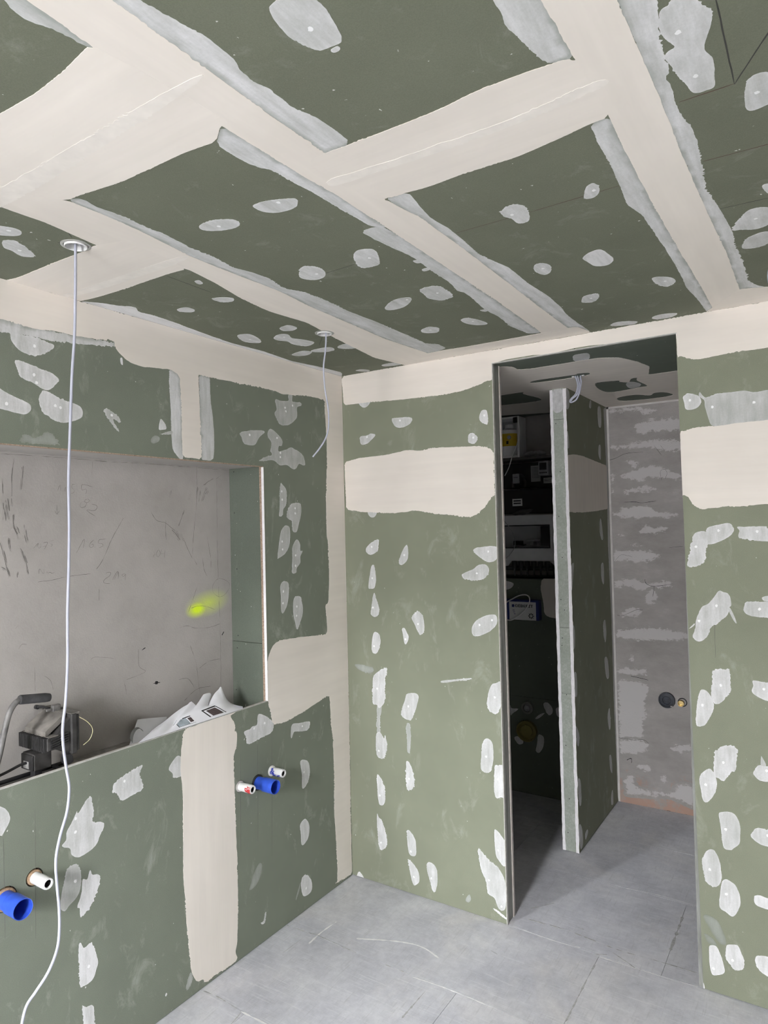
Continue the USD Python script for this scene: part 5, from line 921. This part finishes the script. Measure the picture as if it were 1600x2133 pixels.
gx, gy = np.meshgrid(np.linspace(-.192, -.014, 26), np.linspace(-2.02, -1.415, 70)); gp = np.stack([gx.ravel(), gy.ravel(), 0 * gx.ravel()], 1); e = np.minimum(np.minimum(gx - gx.min(), gx.max() - gx), np.minimum(gy - gy.min(), gy.max() - gy)).ravel()
hh = LZ + .0012 + np.clip(e / .03, 0, 1) * (.001 + .014 * (np.abs(meshkit.fbm(gp * 17, 4, 3) - .5) * 2.) ** .8 * (.45 + 3.4 * np.clip((-1.70 - gy.ravel()) / .05, 0, 1))); gp[:, :2] += (meshkit.noise(np.c_[gp[:, :2] * 22, hh], 4)[:, None] - .5) * .012 * (e < .012)[:, None]; bf = []
for i in range(69):
    for k in range(25): a_ = i * 26 + k; bf += [(a_, a_ + 1, a_ + 27), (a_, a_ + 27, a_ + 26)]
solo('plastic_sheet', trimesh.Trimesh(np.r_[np.c_[gp[:, :2], hh], np.c_[gp[:, :2], 0 * hh + LZ + .0004]], bf + [(a + 1820, c + 1820, b + 1820) for a, b, c in bf], process=False), plain('black_plastic', (.014, .014, .015), .32, var=.3), 'crumpled black plastic sheet spread on the ledge under the work lamp', 'plastic sheet', smooth=60)
part(wlp, 'power_cord', tube(catmull(np.array([[-.10, -1.57, 1.02], [-.10, -1.60, 1.024], [-.09, -1.66, 1.016], [-.08, -1.76, 1.006], [-.10, -1.90, .985], [-.12, -2.05, LZ + .03], [-.12, -2.2, LZ + .006]]), 6), .0042, 10), rubber, smooth=60)
# ------------------------------------------------------------------ papers on the ledge
paper = plain('white_paper', (.88, .88, .92), .7, var=.015); paper_back = plain('grey_paper', (.47, .465, .46), .8, var=.05)
def sheet(front, back, nv=16, sag=.0, wave=0., thick=.0006, seed=1, s0=0., s1=1.):
    """a curled sheet between a front line and a back line of points"""
    Fp, Bp = catmull(np.array(front), 8), catmull(np.array(back), 8); n = 70
    def res(P): d = np.concatenate([[0], np.cumsum(np.linalg.norm(np.diff(P, axis=0), axis=1))]); return np.stack([np.interp(np.linspace(0, d[-1], n), d, P[:, k]) for k in range(3)], 1)
    Fp, Bp = res(Fp), res(Bp); V = []
    for i in range(nv):
        t = i / (nv - 1); P = Fp * (1 - t) + Bp * t; b = t ** 1.7 - t; P = P + np.c_[np.zeros(n), np.zeros(n), (Bp[:, 2] - Fp[:, 2]) * b * sag]
        if wave: P = P + np.c_[wave * np.sin(np.linspace(0, 9, n) + seed) * t * (1 - t * .4), np.zeros(n), wave * .5 * np.sin(np.linspace(0, 14, n) + 2 * seed) * t]
        V.append(P)
    V = np.array(V); return V
def sheet_mesh(V, thick=.0007):
    nv, n = V.shape[:2]; du = np.gradient(V, axis=1); dv = np.gradient(V, axis=0); N = np.cross(du, dv); N /= np.linalg.norm(N, axis=2)[..., None] + 1e-12
    if N[..., 2].sum() < 0: N = -N
    A = (V + N * thick).reshape(-1, 3); B_ = V.reshape(-1, 3); F_ = []; q = nv * n
    for i in range(nv - 1):
        for k in range(n - 1):
            a, b, c, d = i * n + k, i * n + k + 1, (i + 1) * n + k + 1, (i + 1) * n + k; F_ += [(a, b, c), (a, c, d), (q + a, q + c, q + b), (q + a, q + d, q + c)]
    rim = [i for i in range(n)] + [i * n + n - 1 for i in range(1, nv)] + [(nv - 1) * n + k for k in range(n - 2, -1, -1)] + [i * n for i in range(nv - 2, 0, -1)]
    for a, b in zip(rim, rim[1:] + rim[:1]): F_ += [(a, q + a, q + b), (a, q + b, b)]
    return trimesh.Trimesh(np.vstack([A, B_]), F_, process=False), N
def on_sheet(V, N, u0, u1, v0, v1, h):
    """a printed rectangle lying on a sheet"""
    nv, n = V.shape[:2]; us = np.linspace(u0, u1, 14) * (n - 1); ws = np.linspace(v0, v1, 10) * (nv - 1)
    from scipy.ndimage import map_coordinates as mc
    W, U = np.meshgrid(ws, us, indexing='ij'); P = np.stack([mc(V[..., k], [W, U], order=1) for k in range(3)], -1); Q = np.stack([mc(N[..., k], [W, U], order=1) for k in range(3)], -1)
    A = (P + Q * h).reshape(-1, 3); F_ = []
    for i in range(9):
        for k in range(13): a = i * 14 + k; F_ += [(a, a + 1, a + 15), (a, a + 15, a + 14)]
    return trimesh.Trimesh(A, F_, process=False)
def paper_thing(name, label, V, mat):
    t = thing(name, label, 'paper'); me, N = sheet_mesh(V); part(t, 'sheet', me, mat, smooth=40); return t, N
def resample(P, n=90):
    P = catmull(np.array(P), 8); d = np.concatenate([[0], np.cumsum(np.linalg.norm(np.diff(P, axis=0), axis=1))]); return np.stack([np.interp(np.linspace(0, d[-1], n), d, P[:, k]) for k in range(3)], 1)
A0, A1, A2 = resample([[0.0012, -1.2456, 1.0068], [0.0012, -1.195, 1.0068], [0.0012, -1.1309, 1.0068], [0.0012, -1.0688, 1.0068], [0.0012, -0.9886, 1.0068], [0.0012, -0.9175, 1.0068], [0.0012, -0.8289, 1.0068], [0.0012, -0.737, 1.0068]]), resample([[-0.045, -1.1617, 1.0129], [-0.045, -1.1362, 1.0184], [-0.045, -1.0984, 1.0233], [-0.045, -1.0575, 1.0119], [-0.045, -1.0324, 1.0302], [-0.045, -0.9944, 1.0388], [-0.045, -0.9264, 1.044], [-0.045, -0.8527, 1.0434], [-0.045, -0.8102, 1.0429], [-0.045, -0.7584, 1.0215], [-0.045, -0.6938, 0.9994]]), resample([[-0.1, -1.1117, 0.9993], [-0.11, -1.0761, 1.0063], [-0.12, -1.0363, 1.0128], [-0.125, -0.9891, 1.029], [-0.125, -0.9422, 1.0446], [-0.12, -0.9225, 1.0511], [-0.12, -0.9046, 1.0596], [-0.105, -0.9006, 1.05], [-0.09, -0.8949, 1.0421], [-0.115, -0.8531, 1.0656], [-0.12, -0.8345, 1.0738], [-0.12, -0.7978, 1.0666], [-0.085, -0.8501, 1.0323], [-0.105, -0.7971, 1.0652], [-0.12, -0.7569, 1.0766], [-0.125, -0.7373, 1.083], [-0.105, -0.7391, 1.0479], [-0.08, -0.7366, 1.0239], [-0.04, -0.7336, 1.015], [-0.004, -0.733, 1.0146]])
V1 = np.array([(A0 * (1 - 2 * t) + A1 * 2 * t if t < .5 else A1 * (2 - 2 * t) + A2 * (2 * t - 1)) for t in np.linspace(0, 1, 21)])
for _ in range(2): V1[1:-1] = .5 * V1[1:-1] + .25 * (V1[:-2] + V1[2:])
t1, N1 = paper_thing('drawing_sheet', 'curled white sheet with two printed photos leaning in the recess', V1, paper)
photo = plain('printed_photo', (.075, .055, .055), .5, var=.5, scale=40.); photo_b = plain('printed_photo_pale', (.33, .38, .42), .5, var=.4, scale=25.)
from scipy.spatial import cKDTree
KT = cKDTree(V1.reshape(-1, 3)); NN = N1.reshape(-1, 3)
def print_on(C4, a0, a1, b0, b1, h):
    """a printed rectangle: the part a0..a1, b0..b1 of a four-cornered area of the sheet"""
    B0, B1, F0, F1 = np.array(C4); V, F_ = [], []
    for i in range(9):
        for k in range(15):
            b, a = b0 + (b1 - b0) * i / 8, a0 + (a1 - a0) * k / 14; P = (F0 * (1 - a) + F1 * a) * (1 - b) + (B0 * (1 - a) + B1 * a) * b
            d, j = KT.query(P, 4); w = 1 / (d + 1e-4); w /= w.sum(); n = (NN[j] * w[:, None]).sum(0); n /= np.linalg.norm(n); q = (V1.reshape(-1, 3)[j] * w[:, None]).sum(0); V.append(P + n * ((q - P) @ n + h))
    for i in range(8):
        for k in range(14): a = i * 15 + k; F_ += [(a, a + 1, a + 16), (a, a + 16, a + 15)]
    return trimesh.Trimesh(V, F_, process=False)
Q1 = [[-.043, -1.0575, 1.0118], [-.043, -.9845, 1.0204], [-.008, -1.0611, 1.0072], [-.008, -.9806, 1.0062]]
Q2 = [[-.043, -.9267, 1.0305], [-.043, -.8528, 1.0379], [-.008, -.9092, 1.0105], [-.008, -.8202, 1.0104]]
part(t1, 'photo_border', print_on(Q2, 0, 1, .0, 1, .0014), mark_mats['crack'], 'black printed border'); part(t1, 'photo_mount', print_on(Q2, .07, .93, .0, .88, .0018), paper); part(t1, 'photo_print', print_on(Q2, .2, .83, .02, .8, .0022), photo, 'dark brown printed photo')
part(t1, 'photo_border', print_on(Q1, 0, 1, .02, 1, .0014), mark_mats['crack']); part(t1, 'photo_print', print_on(Q1, .03, .68, .04, .9, .0018), photo_b, 'pale blue printed photo'); part(t1, 'photo_mount', print_on(Q1, .68, 1., .04, .9, .0018), paper); part(t1, 'photo_print', print_on(Q1, .74, .95, .2, .8, .0022), photo)
V2 = sheet([[-.135, -1.185, ZL - .045], [-.138, -1.11, ZL - .045], [-.14, -1.02, ZL - .045]], [[-.165, -1.125, 1.0365], [-.168, -1.055, 1.0245], [-.17, -.985, 1.012]], sag=.1)
paper_thing('drawing_sheet', 'flat grey white sheet standing behind the curled one', V2, paper_back)
V3 = np.stack([np.stack([np.full(20, -.022 - .055 * t), -1.252 + .045 * np.linspace(0, 1, 20) + .03 * t, ZL - .002 + (.043 * np.sqrt(np.clip(1 - (np.linspace(-1, .75, 20)) ** 2, 0, 1)) + .003) * (1 - .25 * t)], 1) for t in np.linspace(0, 1, 12)])
paper_thing('drawing_sheet', 'small dark curled sheet end at the left of the papers', V3, plain('dark_paper', (.10, .10, .092), .8, var=.15))

# ------------------------------------------------------------------ service cupboard behind the partition
ws = thing('wall_service', 'dark green board wall of the service cupboard with pipe openings', kind='structure')
ZR = 1.4
for a, b in ((0, .62), (.622, ZR)): part(ws, 'board', bx(-.4, XQ, YT, YT + .0125, a, b), board_dark)
part(ws, 'recess_side', bx(XQ - .02, XQ, YT, YF, ZR, HC), board_dark); part(ws, 'recess_base', bx(-.4, XQ, YT, YF, ZR - .0125, ZR), board_dark)
dress('T', ws, box(-.4, 0, XQ, ZR), skim_z, lambda g: filler_z)
metal_dark = plain('dark_steel', (.05, .05, .055), .4, .3, var=.2); grey_p = plain('grey_plastic', (.34, .34, .35), .5, var=.06); black_p = plain('black_foam', (.018, .018, .02), .8, var=.2); white_m = plain('white_enamel', (.66, .66, .67), .4, var=.04); label_m = plain('paper_label', (.62, .62, .62), .7, var=.03); ink = plain('print_black', (.03, .03, .035), .6); navy = plain('navy_print', (.015, .03, .16), .5)
shelf = solo('shelf', rbox(-.35, XQ - .021, YT + .002, YF - .001, 2.163, 2.181, .002), plain('dark_shelf', (.10, .095, .09), .6, var=.1), 'dark shelf board across the service cupboard', 'shelf')
fb = thing('canister_box', 'white framed box with a white and yellow canister standing on the cupboard shelf', 'canister box')
part(fb, 'back', bx(.12, .378, YF - .04, YF - .03, 2.183, 2.455), white_m); part(fb, 'frame', cat([rbox(.366, .381, YT + .01, YF - .03, 2.182, 2.455, .003), rbox(.12, .366, YT + .01, YF - .03, 2.182, 2.196, .003), rbox(.12, .366, YT + .01, YF - .03, 2.441, 2.455, .003), rbox(.12, .134, YT + .01, YF - .03, 2.196, 2.441, .003)]), pvc)
part(fb, 'canister', lathe([(2.197, .0001), (2.197, .062), (2.34, .064), (2.37, .055), (2.385, .028), (2.41, .026), (2.41, .0001)], 'z', loc=(.288, YT + .074, 0), seg=32), pvc, smooth=40)
part(fb, 'label_band', lathe([(2.262, .0645), (2.345, .0650)], 'z', loc=(.288, YT + .074, 0), seg=32), plain('yellow_label', (.60, .43, .02), .5), 'yellow label band', smooth=40)
part(fb, 'dial', lathe([(YT + .004, .0001), (YT + .004, .012), (YT + .012, .013)], 'y', loc=(.311, 0, 2.318), seg=20), grey_p); part(fb, 'print_mark', bx(.291, .306, YT + .0085, YT + .010, 2.275, 2.295), ink); part(fb, 'latch', rbox(.343, .371, YT + .004, YT + .02, 2.411, 2.447, .003), black_p)
bag = trimesh.creation.icosphere(3, 1.); v = bag.vertices * np.array([.075, .05, .022]); v = v + (meshkit.fbm(v * 45, 3, 5)[:, None] - .5) * .018; v[:, 2] = np.maximum(v[:, 2], -.016); bag = trimesh.Trimesh(v + np.array([.46, YT + .075, 2.199]), bag.faces)
solo('plastic_bag', bag, plain('cloudy_plastic', (.34, .34, .34), .4, var=.1), 'crumpled cloudy plastic bag lying on the cupboard shelf', 'bag', smooth=40)
solo('paper_wad', (lambda q: trimesh.Trimesh(np.array(q.vertices) * [.03, .04, .017] + (meshkit.fbm(np.array(q.vertices) * 2, 3, 8)[:, None] - .5) * .012 + [.60, YT + .07, 2.200], q.faces))(trimesh.creation.icosphere(3, 1.)), grey_p, 'crumpled grey paper at the far end of the cupboard shelf', 'paper', smooth=40)
ct = thing('heating_controller', 'grey heating controller with a dark display screen under the cupboard shelf', 'controller'); part(ct, 'housing', rbox(.497, .566, YT + .03, YF - .047, 2.054, 2.149, .004), grey_p); part(ct, 'display', bx(.506, .553, YT + .0285, YT + .0305, 2.091, 2.136), ink)
for k in range(4): part(ct, 'button', rbox(.507 + k * .013, .515 + k * .013, YT + .026, YT + .031, 2.068, 2.076, .001), rubber)
def sign(name, label, x0, x1, z0, z1, y, lines, mat=label_m, cat_='label'):
    t = thing(name, label, cat_); part(t, 'sheet', bx(x0, x1, y, y + .0012, z0, z1), mat)
    for i, (a, b, z, h) in enumerate(lines): part(t, 'print_line', bx(x0 + a * (x1 - x0), x0 + b * (x1 - x0), y - .0004, y + .0002, z0 + z * (z1 - z0), z0 + (z + h) * (z1 - z0)), ink)
solo('service_panel', rbox(.02, .594, YF - .045, YF - .001, 1.985, 2.150, .003), plain('dark_panel', (.03, .03, .032), .5, var=.2), 'dark equipment panel under the cupboard shelf', 'panel')
sign('panel_label', 'pale sticker below the heating controller', .499, .562, 2.008, 2.044, YF - .0464, [(.08, .9, .7, .06), (.08, .8, .5, .06), (.08, .85, .3, .06)])
sign('panel_label', 'tall grey instruction sheet left of the heating controller', .413, .479, 2.022, 2.129, YF - .0464, [(.1, .9, .88 - .09 * k, .02) for k in range(8)], plain('grey_sheet', (.40, .40, .41), .7))
gm = thing('heat_meter', 'round heat meter with a pale face plate and pipes under the cupboard shelf', 'meter'); part(gm, 'body', lathe([(YT + .03, .0001), (YT + .03, .033), (YT + .05, .036), (YT + .105, .036), (YT + .105, .0001)], 'y', loc=(.345, 0, 2.043), seg=32), metal_dark, smooth=40); part(gm, 'face_plate', rbox(.322, .368, YT + .022, YT + .031, 2.012, 2.075, .003), grey_p, 'pale face plate'); part(gm, 'print_line', bx(.33, .36, YT + .0212, YT + .0222, 2.05, 2.053), ink)
for dx in (-.045, .045): part(gm, 'pipe', tube([(.345 + dx, YT + .08, 1.99), (.345 + dx, YT + .08, 2.02), (.345 + dx * .6, YT + .08, 2.043), (.345, YT + .08, 2.043)], .011, 12), plain('copper_dull_%d' % (dx > 0), (.10, .09, .085), .4, .5), smooth=50)
solo('insulation_block', rbox(-.05, .594, YT + .012, YF - .001, 1.812, 1.972, .006), black_p, 'black foam insulation block across the cupboard with one pale label', 'insulation block')
sign('block_label', 'small pale label with two printed lines on the black insulation block', .322, .390, 1.862, 1.910, YT + .0105, [(.12, .86, .62, .18), (.12, .86, .28, .18)])
mf = thing('manifold_cabinet', 'white enamelled manifold cabinet frame with a wide dark window opening', 'cabinet')
fw = box(-.10, 1.505, .594, 1.800).difference(box(.02, 1.590, .571, 1.732)); part(mf, 'frame', slab('T', fw, -.014, .004), white_m)
part(mf, 'window_trim', slab('T', box(.015, 1.585, .576, 1.737).difference(box(.022, 1.592, .569, 1.730)), .0035, .0065), ink, 'thin black trim'); part(mf, 'back_plate', bx(.0, .59, YF - .02, YF - .012, 1.56, 1.76), plain('galvanised', (.42, .42, .43), .5, .0, var=.12, scale=8.))
part(mf, 'flap', slab('T', Polygon([(.27, 1.503), (.31, 1.503), (.283, 1.470), (.262, 1.470)]), -.004, .003), white_m); part(mf, 'flap', slab('T', Polygon([(.57, 1.503), (.594, 1.503), (.594, 1.478)]), -.004, .003), white_m)
for x0, x1, z0, z1, mm in ((.30, .322, 1.603, 1.632, black_p), (.333, .352, 1.603, 1.632, black_p), (.355, .372, 1.602, 1.608, black_p), (.385, .47, 1.628, 1.642, grey_p), (.415, .44, 1.600, 1.628, grey_p), (.49, .565, 1.600, 1.725, metal_dark)): part(mf, 'fitting', rbox(x0, x1, YT + .06, YT + .11, z0, z1, .003), mm)
gl = trimesh.creation.icosphere(3, 1.); v = np.array(gl.vertices) * [.068, .03, .018]; v[:, 2] += .012 * v[:, 0] / .068; v += (meshkit.fbm(v * 40, 3, 7)[:, None] - .5) * .016; solo('work_glove', trimesh.Trimesh(v + np.array([.394, YT + .0, 1.822]), gl.faces), plain('dark_glove', (.07, .065, .065), .9), 'dark work glove lying on top of the manifold cabinet', 'glove', smooth=40)
mv = thing('heating_manifold', 'row of black valve heads in the dark slot below the white cabinet', 'manifold')
part(mv, 'bar', lathe([(-.3, .0001), (-.3, .014), (.3, .014), (.3, .0001)], 'x', loc=(.29, YT + .09, 1.45), seg=20), metal_dark, smooth=40)
for k in range(7):
    x = .30 + k * .045; part(mv, 'valve_head', lathe([(1.45, .0001), (1.45, .012), (1.475, .0165), (1.497, .0165), (1.5, .0001)], 'z', loc=(x, YT + .07, 0), seg=18), rubber, smooth=40); part(mv, 'valve_stem', tube([(x, YT + .07, 1.402), (x, YT + .07, 1.452)], .006, 10), metal_dark, smooth=50)
gb = thing('cistern_box', 'navy and white flush control box lettered GEBERIT fixed on the cupboard wall', 'box')
part(gb, 'case', rbox(.277, .505, YT - .05, YT, 1.126, 1.256, .004), navy); part(gb, 'front_plate', bx(.305, .486, YT - .0516, YT - .0498, 1.127, 1.243), label_m)
def letter(text, x, z, h, y, bold=True):
    tm = meshkit.text_mesh(text, h, .0006, bold); v = np.array(tm.vertices); mm = trimesh.Trimesh(np.c_[x + v[:, 0], y - v[:, 2], z + v[:, 1]], tm.faces, process=False); mm.fix_normals(); return mm
part(gb, 'logo_square', bx(.324, .340, YT - .0524, YT - .0514, 1.208, 1.225), navy); tm = letter('GEBERIT', .346, 1.2085, .0168, YT - .0516); v = np.array(tm.vertices); v[:, 0] = .346 + (v[:, 0] - v[:, 0].min()) * .121 / (v[:, 0].max() - v[:, 0].min()); part(gb, 'lettering', trimesh.Trimesh(v, tm.faces, process=False), ink)
for k in range(8):
    a = k * math.pi / 4; part(gb, 'star_mark', (lambda q: trimesh.Trimesh(np.array(q.vertices) @ np.array([[math.cos(a), 0, -math.sin(a)], [0, 1, 0], [math.sin(a), 0, math.cos(a)]]) + [.453, YT - .0519, 1.155], q.faces))(bx(-.003, .003, -.0004, .0004, .008, .019)), ink)
for k in range(3): part(gb, 'small_print', bx(.328 + .004 * k, .342 + .003 * k, YT - .0522, YT - .0514, 1.186 - .012 * k, 1.189 - .012 * k), navy)
cable('control_cable', 'white cable looping in front of the flush control box', [[0.262, 1.392, 1.2], [0.292, 1.35, 1.237], [0.333, 1.345, 1.26], [0.378, 1.345, 1.283], [0.422, 1.345, 1.291], [0.448, 1.345, 1.278], [0.45, 1.345, 1.246], [0.424, 1.345, 1.199], [0.369, 1.345, 1.15], [0.324, 1.35, 1.125], [0.291, 1.36, 1.121], [0.262, 1.385, 1.124]], .0042, pvc)
cable('control_cable', 'thin pale wire bowing across the white manifold cabinet', [[q[0], YT - .012, q[2]] for q in [[0.262, 1.38, 1.79], [0.272, 1.38, 1.765], [0.304, 1.38, 1.727], [0.328, 1.38, 1.684], [0.341, 1.38, 1.637], [0.337, 1.38, 1.595], [0.314, 1.38, 1.557], [0.275, 1.38, 1.519]]], .0024, grey_p)
cable('control_cable', 'pale cable running down across the cupboard shelf from the canister box', [[q[0], YT - .012, q[2]] for q in [[0.387, 1.36, 2.404], [0.391, 1.36, 2.37], [0.384, 1.36, 2.301], [0.365, 1.36, 2.242], [0.338, 1.36, 2.187], [0.314, 1.36, 2.119], [0.282, 1.36, 2.064]]], .0032, pvc)
pp = thing('capped_flush_pipe', 'grey capped flush pipe end low on the dark cupboard wall', 'pipe cap', loc=(.395, YT, .556)); part(pp, 'sleeve', lathe([(.0, .039), (-.02, .039), (-.022, .036), (-.022, .026), (.0, .024)], 'y'), plain('grey_green_plastic', (.20, .21, .18), .5), smooth=40); part(pp, 'plug', lathe([(-.004, .0255), (-.012, .019), (-.026, .018), (-.028, .015), (-.016, .008), (-.016, .0001)], 'y'), grey_p, smooth=40)
pc = thing('capped_waste_pipe', 'large olive yellow capped waste pipe low on the dark cupboard wall', 'pipe cap', loc=(.390, YT, .409)); olive = plain('olive_cap', (.21, .19, .055), .5, var=.1); part(pc, 'sleeve', lathe([(.0, .064), (-.03, .068), (-.034, .066), (-.034, .060), (-.012, .057)], 'y', seg=48), olive, smooth=40); part(pc, 'cap', lathe([(-.010, .0575), (-.014, .04), (-.026, .038), (-.026, .0001)], 'y', seg=48), olive, smooth=40)
